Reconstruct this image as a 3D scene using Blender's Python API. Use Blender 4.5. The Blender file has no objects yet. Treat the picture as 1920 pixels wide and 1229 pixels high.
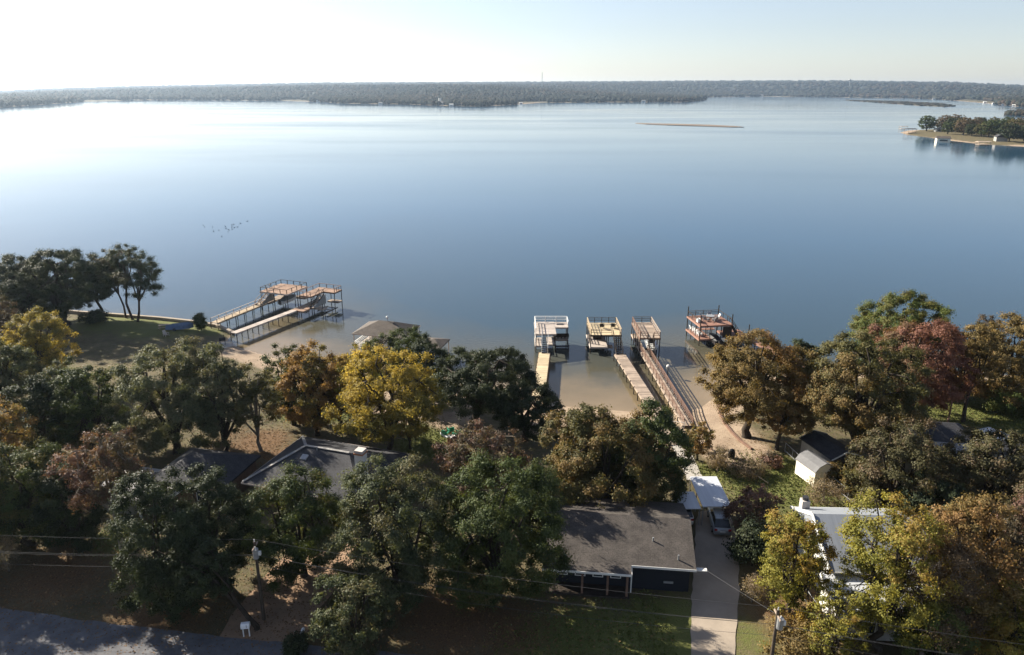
import bpy, math, random
import numpy as np
from mathutils import Vector, Matrix
R=math.radians
SC=bpy.context.scene; COL=SC.collection
random.seed(7)
# ------------------------------------------------------------------ camera
F=1371.;CX=960.;CY=614.5;H=42.;PITCH=R(18.1);ROLL=R(-0.1)
cp,sp=math.cos(PITCH),math.sin(PITCH);cr,sr=math.cos(ROLL),math.sin(ROLL)
def P(u,v,z=0.):
    a=(u-CX)/F;b=-(v-CY)/F
    a,b=a*cr-b*sr,a*sr+b*cr
    d=(a,cp+b*sp,-sp+b*cp); t=(z-H)/d[2]
    return (d[0]*t,d[1]*t,z)
def PR(x,y,z):
    dz=z-H; dep=y*cp-dz*sp; up=y*sp+dz*cp
    a=x/dep;b=up/dep
    a,b=a*cr+b*sr,-a*sr+b*cr
    return CX+a*F,CY-b*F,F/dep
cam=bpy.data.cameras.new('camera'); cam.sensor_width=36; cam.lens=36*F/1920; cam.clip_start=.5; cam.clip_end=40000
co=bpy.data.objects.new('camera',cam); COL.objects.link(co); SC.camera=co
co.matrix_world=Matrix.Translation((0,0,H))@Matrix.Rotation(R(90)-PITCH,4,'X')@Matrix.Rotation(-ROLL,4,'Z')
# ------------------------------------------------------------------ light
SUN_AZ=R(-56); SUN_EL=R(27)
sv=Vector((math.sin(SUN_AZ)*math.cos(SUN_EL),math.cos(SUN_AZ)*math.cos(SUN_EL),math.sin(SUN_EL)))
sl=bpy.data.lights.new('sun','SUN'); sl.energy=5.0; sl.angle=R(.53); sl.color=(1,.915,.77)
so=bpy.data.objects.new('sun',sl); COL.objects.link(so); so.location=(0,0,300); so.rotation_euler=(-sv).to_track_quat('-Z','Y').to_euler()
W=bpy.data.worlds.new('World'); SC.world=W; W.use_nodes=True
nt=W.node_tree; bg=nt.nodes['Background']; sk=nt.nodes.new('ShaderNodeTexSky'); sk.sky_type='NISHITA'; sk.sun_disc=False
sk.sun_elevation=SUN_EL; sk.sun_rotation=SUN_AZ; sk.altitude=100; sk.air_density=1.0; sk.dust_density=0.45; sk.ozone_density=2.2
hs=nt.nodes.new('ShaderNodeHueSaturation'); hs.inputs['Saturation'].default_value=.70; tn=nt.nodes.new('ShaderNodeMix'); tn.data_type='RGBA'; tn.blend_type='MULTIPLY'; tn.inputs[0].default_value=1; tn.inputs[7].default_value=(1.0,.99,1.05,1); nt.links.new(sk.outputs[0],hs.inputs['Color']); nt.links.new(hs.outputs[0],tn.inputs[6]); nt.links.new(tn.outputs[2],bg.inputs[0]); bg.inputs[1].default_value=.050
SC.view_settings.view_transform='Standard'; SC.view_settings.look='None'; SC.view_settings.exposure=1.58; SC.view_settings.gamma=1
cy=SC.cycles; cy.max_bounces=7; cy.diffuse_bounces=3; cy.glossy_bounces=3; cy.transmission_bounces=4; cy.transparent_max_bounces=4; cy.volume_bounces=1
cy.use_denoising=True; cy.caustics_reflective=False; cy.caustics_refractive=False
try: cy.denoiser='OPENIMAGEDENOISE'
except Exception: pass
# ------------------------------------------------------------------ materials
MATS={}
def newmat(n):
    m=bpy.data.materials.new(n); m.use_nodes=True; t=m.node_tree; return m,t,t.nodes['Principled BSDF']
def node(t,ty,**k):
    n=t.nodes.new(ty)
    for a,b in k.items():
        if a.startswith('i_'): n.inputs[int(a[2:])].default_value=b
        else: setattr(n,a,b)
    return n
def mixc(t,fac,a,b,mode='MIX'):
    n=t.nodes.new('ShaderNodeMix'); n.data_type='RGBA'; n.blend_type=mode
    for sck,val in ((n.inputs[0],fac),(n.inputs[6],a),(n.inputs[7],b)):
        if isinstance(val,bpy.types.NodeSocket): t.links.new(val,sck)
        elif isinstance(val,(int,float)): sck.default_value=val
        else: sck.default_value=(*val,1)
    return n.outputs[2]
def ramp(t,s,p0,p1):
    n=t.nodes.new('ShaderNodeMapRange'); n.inputs[1].default_value=p0; n.inputs[2].default_value=p1; t.links.new(s,n.inputs[0]); return n.outputs[0]
def noise(t,vec,scale,detail=4,rough=.55):
    n=node(t,'ShaderNodeTexNoise'); n.inputs['Scale'].default_value=scale; n.inputs['Detail'].default_value=detail; n.inputs['Roughness'].default_value=rough
    t.links.new(vec,n.inputs['Vector']); return n.outputs[0]
def mat(name,c,rough=.7,c2=None,scale=2.,spec=.3,metal=0.,stretch=(1,1,1),island=0.,bump=0.):
    if name in MATS: return MATS[name]
    m,t,b=newmat(name)
    tc=node(t,'ShaderNodeTexCoord'); mp=node(t,'ShaderNodeMapping'); mp.inputs['Scale'].default_value=stretch
    t.links.new(tc.outputs['Object'],mp.inputs[0])
    if c2 is None: c2=tuple(x*.7 for x in c)
    n1=noise(t,mp.outputs[0],scale,6,.65)
    col=mixc(t,ramp(t,n1,.32,.68),c,c2)
    if island:
        g=node(t,'ShaderNodeNewGeometry'); rr=ramp(t,g.outputs['Random Per Island'],0,1)
        n=node(t,'ShaderNodeMapRange'); t.links.new(rr,n.inputs[0]); n.inputs[3].default_value=1-island; n.inputs[4].default_value=1+island
        col=mixc(t,1.,col,n.outputs[0],'MULTIPLY')
    t.links.new(col,b.inputs['Base Color']); b.inputs['Roughness'].default_value=rough; b.inputs['Specular IOR Level'].default_value=spec; b.inputs['Metallic'].default_value=metal
    if bump:
        bn=node(t,'ShaderNodeBump'); bn.inputs['Strength'].default_value=bump; bn.inputs['Distance'].default_value=.05
        t.links.new(noise(t,mp.outputs[0],scale*3,4),bn.inputs['Height']); t.links.new(bn.outputs[0],b.inputs['Normal'])
    MATS[name]=m; return m
def shingle(name,c,c2,metalrib=False):
    m,t,b=newmat(name); tc=node(t,'ShaderNodeTexCoord')
    br=node(t,'ShaderNodeTexBrick'); br.inputs['Scale'].default_value=1.0; br.inputs['Brick Width'].default_value=.33; br.inputs['Row Height'].default_value=.16; br.inputs['Mortar Size'].default_value=.012
    br.inputs['Color1'].default_value=(*c,1); br.inputs['Color2'].default_value=(*c2,1); br.inputs['Mortar'].default_value=(c[0]*.5,c[1]*.5,c[2]*.5,1)
    t.links.new(tc.outputs['Object'],br.inputs['Vector'])
    n=noise(t,tc.outputs['Object'],.9,5,.7); n2=noise(t,tc.outputs['Object'],9,3,.6)
    col=mixc(t,ramp(t,n,.35,.7),br.outputs[0],tuple(x*1.45 for x in c2))
    col=mixc(t,ramp(t,n2,.45,.75),col,tuple(x*.7 for x in c))
    t.links.new(col,b.inputs['Base Color']); b.inputs['Roughness'].default_value=.85; b.inputs['Specular IOR Level'].default_value=.25
    MATS[name]=m; return m
M_bark=mat('bark_dark',(.06,.048,.038),.9,(.032,.027,.022),3,.1,stretch=(1,1,.3),bump=.5)
M_barkpale=mat('bark_pale',(.26,.22,.18),.9,(.13,.11,.09),3,.1,stretch=(1,1,.3))
M_barkpine=mat('bark_pine',(.11,.07,.05),.9,(.05,.035,.028),4,.1,stretch=(1,1,.3))
M_woodtan=mat('wood_tan',(.42,.33,.225),.75,(.31,.24,.16),.8,.2,island=.22)
M_woodyellow=mat('wood_new_yellow',(.52,.425,.28),.7,(.40,.325,.21),.8,.2,island=.15)
M_woodgrey=mat('wood_weathered',(.36,.285,.225),.8,(.24,.19,.15),.9,.2,island=.25)
M_woodpale=mat('wood_pale_grey',(.45,.39,.345),.8,(.34,.295,.26),.9,.2,island=.15)
M_woodred=mat('wood_redbrown',(.28,.155,.115),.75,(.19,.105,.08),.8,.2,island=.2)
M_woodorange=mat('wood_orange_brown',(.32,.21,.15),.75,(.24,.155,.11),.8,.2,island=.15)
M_wooddark=mat('wood_dark',(.055,.042,.034),.85,(.03,.025,.02),2,.2)
M_woodbrown=mat('wood_brown',(.20,.12,.085),.8,(.13,.08,.06),2,.2)
M_metaldark=mat('steel_dark',(.05,.05,.055),.5,None,3,.4,.3)
M_metalgrey=mat('steel_grey',(.35,.36,.37),.5,None,3,.4,.4)
M_white=mat('white_paint',(.72,.71,.68),.6,(.60,.59,.56),1.2)
M_whitefurn=mat('white_plastic',(.8,.8,.8),.4,(.72,.72,.72),2)
M_cream=mat('cream_siding',(.78,.73,.60),.7,(.66,.61,.49),1.2)
M_concrete=mat('concrete',(.40,.37,.33),.9,(.29,.27,.245),.7,.2,bump=.2)
M_drive=mat('driveway_concrete',(.36,.30,.24),.9,(.25,.21,.17),.35,.2,bump=.2)
M_dirt=mat('dirt_drive',(.30,.20,.13),.95,(.21,.145,.10),.6,.1,bump=.5)
M_asphalt=mat('asphalt',(.15,.15,.16),.9,(.09,.09,.098),.9,.2,bump=.3)
M_wallnavy=mat('siding_navy',(.014,.017,.025),.7,(.010,.012,.018),1.,stretch=(1,1,8))
M_wallbrick=mat('wall_brown',(.20,.13,.09),.9,(.14,.09,.065),3)
M_wallgrey=mat('wall_grey',(.30,.29,.27),.8,(.22,.21,.20),1.5)
M_roofnavy=shingle('shingle_dark',(.052,.045,.041),(.074,.064,.057))
M_roofblue=shingle('shingle_blue_grey',(.030,.030,.035),(.044,.044,.049))
M_roofbrown=shingle('shingle_brown',(.07,.058,.05),(.09,.075,.064))
M_roofgrey=shingle('shingle_grey',(.20,.195,.19),(.26,.25,.24))
M_metalroof=mat('metal_roof',(.30,.32,.35),.5,(.24,.26,.29),.5,.4,.2,stretch=(6,.2,1))
M_metalwhite=mat('metal_sheet_white',(.62,.64,.68),.4,(.52,.54,.58),.6,.4,.1,stretch=(5,.3,1))
M_glass=mat('glass_dark',(.02,.025,.03),.08,(.03,.035,.04),2,.6)
M_black=mat('black_cover',(.012,.012,.014),.6,None,4)
M_rubber=mat('rubber',(.02,.02,.02),.8)
M_car=mat('car_silver',(.30,.32,.34),.3,(.28,.30,.32),2,.5,.3)
M_carwhite=mat('car_white',(.7,.7,.7),.3,(.66,.66,.66),2,.5)
M_red=mat('tail_red',(.35,.02,.02),.3)
M_greenfurn=mat('green_plastic',(.03,.22,.13),.5,(.025,.18,.11),2)
M_brickwhite=mat('brick_white',(.55,.50,.46),.9,(.40,.36,.33),5)
M_copper=mat('copper_band',(.42,.19,.10),.6)
M_bluetarp=mat('blue_tarp',(.12,.17,.26),.7,(.08,.12,.19),2)
M_wire=mat('wire',(.06,.06,.065),.7)
M_hullwhite=mat('boat_white',(.75,.75,.73),.35,(.65,.65,.63),2)
M_hulldark=mat('boat_dark',(.035,.03,.03),.4)
M_canvas=mat('boat_canvas',(.20,.21,.20),.9,(.14,.15,.14),2)
M_bird=mat('bird_dark',(.04,.04,.045),.8)
M_brown=mat('dry_brown',(.2,.11,.07),.9)
# ------------------------------------------------------------------ helpers
def tag(o,label=None,cat=None,group=None,kind=None):
    if label: o['label']=label
    if cat: o['category']=cat
    if group: o['group']=group
    if kind: o['kind']=kind
    return o
def thing(name,label,cat,loc=(0,0,0),rz=0,group=None):
    o=bpy.data.objects.new(name,None); COL.objects.link(o); o.location=loc; o.rotation_euler=(0,0,rz); o.empty_display_size=.3
    return tag(o,label,cat,group)
def link(name,me,m,parent=None):
    if m: me.materials.append(m)
    o=bpy.data.objects.new(name,me); COL.objects.link(o)
    if parent: o.parent=parent
    return o
def copy_tree(o,parent=None):
    c=o.copy(); COL.objects.link(c)
    if parent: c.parent=parent
    for ch in list(o.children): copy_tree(ch,c)
    return c
def npmesh(name,V,Q,attrs=None,smooth=False):
    V=np.asarray(V,np.float32); Q=np.asarray(Q,np.int32); k=Q.shape[1]
    me=bpy.data.meshes.new(name); me.vertices.add(len(V)); me.vertices.foreach_set('co',V.ravel())
    me.loops.add(Q.size); me.loops.foreach_set('vertex_index',Q.ravel())
    me.polygons.add(len(Q)); me.polygons.foreach_set('loop_start',np.arange(0,Q.size,k,dtype=np.int32))
    for n,(dom,ar) in (attrs or {}).items():
        a=me.attributes.new(n,'FLOAT',dom); a.data.foreach_set('value',np.asarray(ar,np.float32))
    me.update(calc_edges=True)
    if smooth: me.polygons.foreach_set('use_smooth',np.ones(len(Q),bool))
    return me
class MB:
    def __init__(s): s.v=[]; s.f=[]
    def add(s,vs,fs):
        b=len(s.v); s.v+= [tuple(x) for x in vs]; s.f+=[tuple(b+i for i in f) for f in fs]; return s
    def hexa(s,p): # 8 pts bottom ccw, top ccw
        return s.add(p,[(3,2,1,0),(4,5,6,7),(0,1,5,4),(1,2,6,5),(2,3,7,6),(3,0,4,7)])
    def box(s,x0,x1,y0,y1,z0,z1):
        return s.hexa([(x0,y0,z0),(x1,y0,z0),(x1,y1,z0),(x0,y1,z0),(x0,y0,z1),(x1,y0,z1),(x1,y1,z1),(x0,y1,z1)])
    def beam(s,a,b,w,h):
        a=Vector(a);b=Vector(b);d=(b-a).normalized()
        up=Vector((0,0,1)) if abs(d.z)<.95 else Vector((0,1,0))
        r=d.cross(up).normalized()*w/2; u=r.cross(d).normalized()*h/2
        return s.hexa([a-r-u,a+r-u,b+r-u,b-r-u,a-r+u,a+r+u,b+r+u,b-r+u])
    def tube(s,a,b,r0,r1=None,n=8):
        r1=r0 if r1 is None else r1; a=Vector(a);b=Vector(b);d=(b-a).normalized()
        up=Vector((0,0,1)) if abs(d.z)<.95 else Vector((0,1,0))
        r=d.cross(up).normalized(); u=r.cross(d)
        vs=[]
        for p,q in ((a,r0),(b,r1)):
            for i in range(n):
                t=2*math.pi*i/n; vs.append(p+(r*math.cos(t)+u*math.sin(t))*q)
        fs=[(i,(i+1)%n,n+(i+1)%n,n+i) for i in range(n)]+[tuple(range(n-1,-1,-1)),tuple(range(n,2*n))]
        return s.add(vs,fs)
    def loft(s,rings,cap=True):
        n=len(rings[0]); vs=[p for r in rings for p in r]; fs=[]
        for k in range(len(rings)-1):
            for i in range(n): fs.append((k*n+i,k*n+(i+1)%n,(k+1)*n+(i+1)%n,(k+1)*n+i))
        if cap: fs+= [tuple(range(n-1,-1,-1)),tuple((len(rings)-1)*n+i for i in range(n))]
        return s.add(vs,fs)
    def planks(s,x0,x1,y0,y1,z,th=.08,along='x',w=.3,gap=.03):
        rg=(y0,y1) if along=='x' else (x0,x1); n=max(1,round((rg[1]-rg[0])/w)); st=(rg[1]-rg[0])/n
        for i in range(n):
            a=rg[0]+i*st+gap/2; b=rg[0]+(i+1)*st-gap/2; j=random.uniform(-.004,.004)
            if along=='x': s.box(x0,x1,a,b,z-th,z+j)
            else: s.box(a,b,y0,y1,z-th,z+j)
        return s
    def build(s,name,m,parent=None,smooth=False):
        me=bpy.data.meshes.new(name); me.from_pydata(s.v,[],s.f); me.update()
        if smooth: me.polygons.foreach_set('use_smooth',[True]*len(me.polygons))
        return link(name,me,m,parent)
# ------------------------------------------------------------------ terrain
def poly(pts,z=0.): return np.array([P(u,v,z)[:2] for u,v in pts])
def sdf(X,Y,pg):
    X=np.asarray(X,float);Y=np.asarray(Y,float); d=np.full(X.shape,1e18); ins=np.zeros(X.shape,bool); n=len(pg)
    for i in range(n):
        ax,ay=pg[i];bx,by=pg[(i+1)%n]; ex,ey=bx-ax,by-ay; wx,wy=X-ax,Y-ay
        t=np.clip((wx*ex+wy*ey)/(ex*ex+ey*ey+1e-12),0,1)
        d=np.minimum(d,(wx-ex*t)**2+(wy-ey*t)**2)
        c=((ay<=Y)&(by>Y))|((by<=Y)&(ay>Y))
        with np.errstate(divide='ignore',invalid='ignore'): xi=ax+(Y-ay)/(by-ay if by!=ay else 1e-9)*ex
        ins^=c&(X<xi)
    return np.where(ins,1,-1)*np.sqrt(d)
shore_px=[(-500,545),(-200,566),(-50,576),(100,585),(155,589),(230,594),(300,599),(360,605),(405,611),(440,622),(425,640),(440,652),(520,676),(560,690),(640,708),(760,735),(900,748),(1050,762),(1180,772),(1260,776),(1315,765),(1340,745),(1370,722),(1420,705),(1500,694),(1620,690),(1750,692),(1850,698),(1950,706),(2300,730)]
near=np.vstack([poly(shore_px),[(250,80),(250,-300),(-300,-300),(-400,120)]])
far_px=[(-420,232),(-200,222),(0,205.5),(160,194),(266,190.5),(400,190.5),(520,191),(600,193),(640,195.5),(760,197),(830,199),(900,200.5),(960,197),(1010,193),(1100,192),(1200,191),(1280,191),(1308,188.5),(1322,186),(1325,181.5),(1440,180),(1590,181),(1700,182),(1765,184.5),(1850,191.5),(1915,198),(2050,206),(2300,218)]
fs=poly(far_px); fl=[]
far=np.vstack([fs,[(9000,fs[-1][1]),(9400,9400),(-9400,9400),(-9400,fs[0][1])]])
pen=poly([(1684,246),(1700,250.5),(1735,254),(1760,259),(1800,265),(1860,269),(1930,273),(2060,280),(2060,226),(1960,228),(1880,236),(1800,238),(1740,240),(1700,242.5)])
spA=poly([(1190,230.5),(1220,231.3),(1270,232),(1330,233.5),(1380,236),(1394,237.5),(1370,237.6),(1310,235.8),(1250,234.2),(1210,232.6)])
spB=poly([(1582,186),(1640,187.2),(1700,189),(1760,192),(1794,196.5),(1770,198.5),(1720,196),(1660,191.5),(1600,188)])
spC=poly([(1878,212.5),(1900,213.5),(1960,216),(1960,209),(1905,209.5)])
az_px=np.array([-900,-300,0,160,320,640,1000,1280,1500,1700,1800,1910,2200,2800]); sky_px=np.array([196,188,179.5,173,168.5,162,159.5,158,158,160.5,164.5,168,174,180])
AZ=np.arctan((az_px-CX)/F/cp); SKYZ=(166.4-sky_px)/F
def farridge(X,Y,s):
    a=np.arctan2(X,Y); d=np.hypot(X,Y); t=np.clip(s/1300.,0,1); t=t*t*(3-2*t); k=np.interp(a,AZ,SKYZ)
    ridge=np.maximum(H+k*np.minimum(d,4800)-10,3); ridge2=H+(k+.0026)*8500
    t2=np.clip((d-5000)/3500,0,1)
    return 1.2+t*(ridge-1.2)+t2*np.maximum(ridge2-ridge,0)
def GZ(X,Y,full=False):
    X=np.asarray(X,float);Y=np.asarray(Y,float)
    sn=sdf(X,Y,near)
    z=np.where(sn>0,1.15*(1-np.exp(-np.maximum(sn,0)/6))+.012*np.minimum(np.maximum(sn,0),70),np.maximum(sn*.1,-2.5))
    z=z+np.where(sn>3,.12*np.sin(X*.21+1)*np.cos(Y*.17),0)
    if full:
        for pg,hh in ((pen,1.4),(spA,.5),(spB,1.0),(spC,1.)):
            s=sdf(X,Y,pg); z=np.maximum(z,np.where(s>0,hh*(1-np.exp(-s/6))+.004*np.minimum(s,100),np.maximum(s*.1,-2.5)))
        s=sdf(X,Y,far); z=np.maximum(z,np.where(s>0,farridge(X,Y,np.maximum(s,0))*np.clip(s/25,0,1),np.maximum(s*.1,-2.5)))
    return z
def gz(x,y): return float(GZ(np.array([x]),np.array([y]))[0])
def PW(u,v,dz=0.):
    z=1.5
    for _ in range(6):
        p=P(u,v,z+dz); z=gz(p[0],p[1])
    return (p[0],p[1],z)
def axis(a,b,st,far_,mid,midst):
    v=list(np.arange(a,b,st)); s=st
    while v[-1]<far_:
        if v[-1]<mid: s=min(s*1.09,midst)
        else: s*=1.15
        v.append(v[-1]+s)
    return v
xp=axis(0,100,.8,9600,3400,45); xs=np.array(sorted(set([-x for x in xp]+xp)))
yp=axis(20,152,.8,9600,4600,40); yn=[20-3*1.3**i for i in range(1,18)]
ys=np.array(sorted(yn+yp)); GX,GY=np.meshgrid(xs,ys)
gzv=GZ(GX,GY,True)
sn_=sdf(GX,GY,near)
def blobs(lst):
    o=np.zeros(GX.shape)
    for u,v,r,k in lst:
        x,y,_=PW(u,v); o=np.maximum(o,k*np.exp(-((GX-x)**2+(GY-y)**2)/(r*r)))
    return o
lush=blobs([(1080,1190,4,.9),(1000,1205,4,.75),(1130,1160,3,.7),(1440,900,6,1),(1480,885,5,1),(1430,940,4,.8),(800,835,5,.9),(700,800,4,.8),(1225,1200,4,1),(225,1015,3,1),(1245,1175,4.5,1),(1180,1195,4,.8),(1410,870,4,.8),(1460,890,4,.9),(1500,930,5,.9),(1340,885,3,.9),(1330,880,2,1),(830,820,5,.85),(780,800,5,.6),(640,775,4,.9),(1765,760,9,.75),(1880,780,9,.8),(1840,740,8,.6),(1800,700,9,.6),(300,615,9,.95),(220,605,9,.95),(350,618,6,.9),(400,622,4,.7),(1405,1190,3,.6),(80,700,6,.5),(555,775,4,.7),(1140,830,3,.9)])
litter=blobs([(490,830,5,1),(440,815,4,.7),(420,835,4,.7),(520,850,4,.8),(850,1160,7,.9),(950,1180,6,.8),(1400,1100,3,.6),(560,1170,5,.8),(110,1080,8,.8),(60,1100,7,.6),(300,1150,8,.8),(1440,830,3,.6),(1500,1150,7,.8)])
sandb=blobs([(770,780,4,.8),(850,790,4,.9),(720,775,4,.6),(1340,810,6,1),(1380,845,4.5,1.2),(1300,800,5,1),(1260,800,4,1),(1250,830,3,1),(450,650,5,1),(490,662,5,1),(350,800,4,.5),(330,780,4,.5),(1040,790,6,1)])
sand=np.maximum(np.clip(1-(sn_-3)/4,0,1)*np.clip((GX+52)/4,0,1),sandb)*(sn_>-30)
farm=(GY>260)
sand=np.where(farm,np.clip(1-(gzv-.2)/.8,0,1),sand)
ii=np.arange(GX.size).reshape(GX.shape); Q=np.stack([ii[:-1,:-1],ii[:-1,1:],ii[1:,1:],ii[1:,:-1]],-1).reshape(-1,4)
gm=npmesh('ground',np.stack([GX,GY,gzv],-1).reshape(-1,3),Q,{'lush':('POINT',lush.ravel()),'litter':('POINT',litter.ravel()),'sand':('POINT',sand.ravel()),'wooded':('POINT',np.clip((gzv-1.0)/1.5,0,1).ravel()*(GY.ravel()>1000))},True)
m,t,b=newmat('ground_cover'); tc=node(t,'ShaderNodeTexCoord'); ob=tc.outputs['Object']
def at(n): return node(t,'ShaderNodeAttribute',attribute_name=n).outputs['Fac']
def madd(a,bk,c):
    n=node(t,'ShaderNodeMath',operation='MULTIPLY_ADD'); t.links.new(a,n.inputs[0]); n.inputs[1].default_value=bk
    if isinstance(c,(int,float)): n.inputs[2].default_value=c
    else: t.links.new(c,n.inputs[2])
    return n.outputs[0]
nA=noise(t,ob,.35,6,.65); nB=noise(t,ob,1.7,6,.7); nC=noise(t,ob,7,4,.7)
base=mixc(t,ramp(t,nA,.38,.62),(.085,.07,.042),(.14,.11,.064))
base=mixc(t,ramp(t,nB,.45,.7),base,(.075,.075,.028))
ls=madd(nB,.9,madd(nA,.6,madd(at('lush'),.95,-1.02)))
grass=mixc(t,ramp(t,nC,.3,.7),(.075,.095,.024),(.15,.145,.05))
base=mixc(t,ramp(t,ls,.0,.35),base,grass)
li=madd(nB,.9,madd(at('litter'),1.0,-.95))
base=mixc(t,ramp(t,li,.0,.3),base,mixc(t,ramp(t,nC,.3,.7),(.17,.095,.048),(.10,.068,.04)))
sd_=madd(nB,.5,madd(nA,.3,madd(at('sand'),1.2,-.85)))
sandc=mixc(t,ramp(t,nC,.3,.75),(.30,.225,.16),(.21,.155,.11)); sandc=mixc(t,ramp(t,nA,.4,.65),sandc,(.35,.27,.195))
base=mixc(t,ramp(t,sd_,.0,.25),base,sandc)
base=mixc(t,ramp(t,nC,.55,.85),base,(.06,.045,.03))
base=mixc(t,at('wooded'),base,(.022,.024,.017)); t.links.new(base,b.inputs['Base Color']); b.inputs['Roughness'].default_value=.95; b.inputs['Specular IOR Level'].default_value=.15
bn=node(t,'ShaderNodeBump'); bn.inputs['Strength'].default_value=.7; bn.inputs['Distance'].default_value=.12; t.links.new(nC,bn.inputs['Height']); t.links.new(bn.outputs[0],b.inputs['Normal'])
tag(link('ground',gm,m),kind='structure')
# water: one sheet, graded near the bank so the shallows can be read from it
xw=np.array(sorted(set([-x for x in axis(0,90,1.5,9500,2000,200)]+axis(0,90,1.5,9500,2000,200)))); yw=np.array(axis(60,160,1.5,9500,2000,200))
WX,WY=np.meshgrid(xw,yw); dsh=-sdf(WX,WY,near)+26*np.clip((-44-WX)/8,0,1)+22*np.clip((WX-38)/10,0,1)
ii=np.arange(WX.size).reshape(WX.shape); Q=np.stack([ii[:-1,:-1],ii[:-1,1:],ii[1:,1:],ii[1:,:-1]],-1).reshape(-1,4)
wm=npmesh('lake',np.stack([WX,WY,np.zeros_like(WX)],-1).reshape(-1,3),Q,{'offshore':('POINT',dsh.ravel())},True)
m,t,b=newmat('lake_water'); tc=node(t,'ShaderNodeTexCoord'); ob=tc.outputs['Object']
off=node(t,'ShaderNodeAttribute',attribute_name='offshore').outputs['Fac']
mp=node(t,'ShaderNodeMapping'); mp.inputs['Scale'].default_value=(.0022,.0075,1); t.links.new(ob,mp.inputs[0])
streak=noise(t,mp.outputs[0],1.,5,.55)
nA=noise(t,ob,.12,4,.6)
n=node(t,'ShaderNodeMath',operation='MULTIPLY_ADD'); t.links.new(nA,n.inputs[0]); n.inputs[1].default_value=14; t.links.new(off,n.inputs[2])
c=mixc(t,ramp(t,n.outputs[0],5,20),(.23,.17,.105),(.085,.072,.042))
c=mixc(t,ramp(t,n.outputs[0],14,42),c,(.026,.050,.068)); c=mixc(t,ramp(t,n.outputs[0],40,140),c,(.018,.060,.108))
t.links.new(c,b.inputs['Base Color']); b.inputs['IOR'].default_value=1.333; b.inputs['Specular IOR Level'].default_value=.5
r_=node(t,'ShaderNodeMapRange'); t.links.new(streak,r_.inputs[0]); r_.inputs[1].default_value=.35; r_.inputs[2].default_value=.7; r_.inputs[3].default_value=.05; r_.inputs[4].default_value=.16
t.links.new(r_.outputs[0],b.inputs['Roughness'])
w1=node(t,'ShaderNodeMapping'); w1.inputs['Scale'].default_value=(.8,1.5,1); w1.inputs['Rotation'].default_value=(0,0,.4); t.links.new(ob,w1.inputs[0])
bn=node(t,'ShaderNodeBump'); bn.inputs['Strength'].default_value=.16; bn.inputs['Distance'].default_value=.06; t.links.new(noise(t,w1.outputs[0],1.4,3,.6),bn.inputs['Height']); t.links.new(bn.outputs[0],b.inputs['Normal'])
tag(link('lake',wm,m),kind='structure')
# draped strips: road, drives, paths
def strip(name,L,Rr,m,lift=.03,nu=8,seg=.8,world=False,kind='structure'):
    L=[p if world else PW(*p) for p in L]; Rr=[p if world else PW(*p) for p in Rr]
    def res(pl,n):
        pl=np.array([(p[0],p[1]) for p in pl]); d=np.r_[0,np.cumsum(np.hypot(*np.diff(pl,axis=0).T))]; s=np.linspace(0,d[-1],n); return np.c_[np.interp(s,d,pl[:,0]),np.interp(s,d,pl[:,1])]
    ln=sum(math.dist(L[i][:2],L[i+1][:2]) for i in range(len(L)-1)); n=max(3,int(ln/seg)); a=res(L,n); c=res(Rr,n)
    tt=np.linspace(0,1,nu+1)[None,:,None]; G=a[:,None,:]*(1-tt)+c[:,None,:]*tt
    rg=np.random.RandomState(3); G[:,0]+=rg.normal(0,.05,(n,2)); G[:,-1]+=rg.normal(0,.05,(n,2))
    Z=GZ(G[...,0],G[...,1])+lift; ii=np.arange(n*(nu+1)).reshape(n,nu+1); Q=np.stack([ii[:-1,:-1],ii[:-1,1:],ii[1:,1:],ii[1:,:-1]],-1).reshape(-1,4)
    V=np.dstack([G,Z]).reshape(-1,3)
    # make sure it faces up
    v0,v1,v3=V[Q[0,0]],V[Q[0,1]],V[Q[0,3]]
    if np.cross(v1-v0,v3-v0)[2]<0: Q=Q[:,::-1]
    return tag(link(name,npmesh(name,V,Q,None,True),m),kind=kind)
strip('road',[(-300,1098),(-100,1128),(0,1143),(200,1172),(480,1203),(700,1222),(900,1240)],[(-300,1240),(-100,1280),(0,1300),(200,1330),(480,1360),(700,1380),(900,1400)],M_asphalt,.05)
strip('driveway',[(1298,1260),(1298,1216),(1298,1120),(1304,1050),(1306,985),(1310,960)],[(1380,1260),(1380,1216),(1388,1110),(1386,1020),(1375,980),(1362,950)],M_drive,.045)
strip('dirt_driveway',[(395,1230),(440,1150),(500,1080),(560,1020)],[(560,1230),(590,1160),(650,1080),(690,1020)],M_dirt,.04)
strip('patio',[(1055,962),(1075,955)],[(1130,966),(1125,957)],M_concrete,.05)
strip('garden_path',[(1240,800),(1268,850),(1290,900)],[(1272,800),(1296,850),(1318,893)],M_concrete,.05,4)
strip('shore_path',[(390,652),(434,640)],[(398,662),(440,651)],M_concrete,.05,4)
strip('yard_path',[(300,760),(400,800),(460,778)],[(300,766),(400,806),(462,784)],M_concrete,.05,3)
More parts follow.
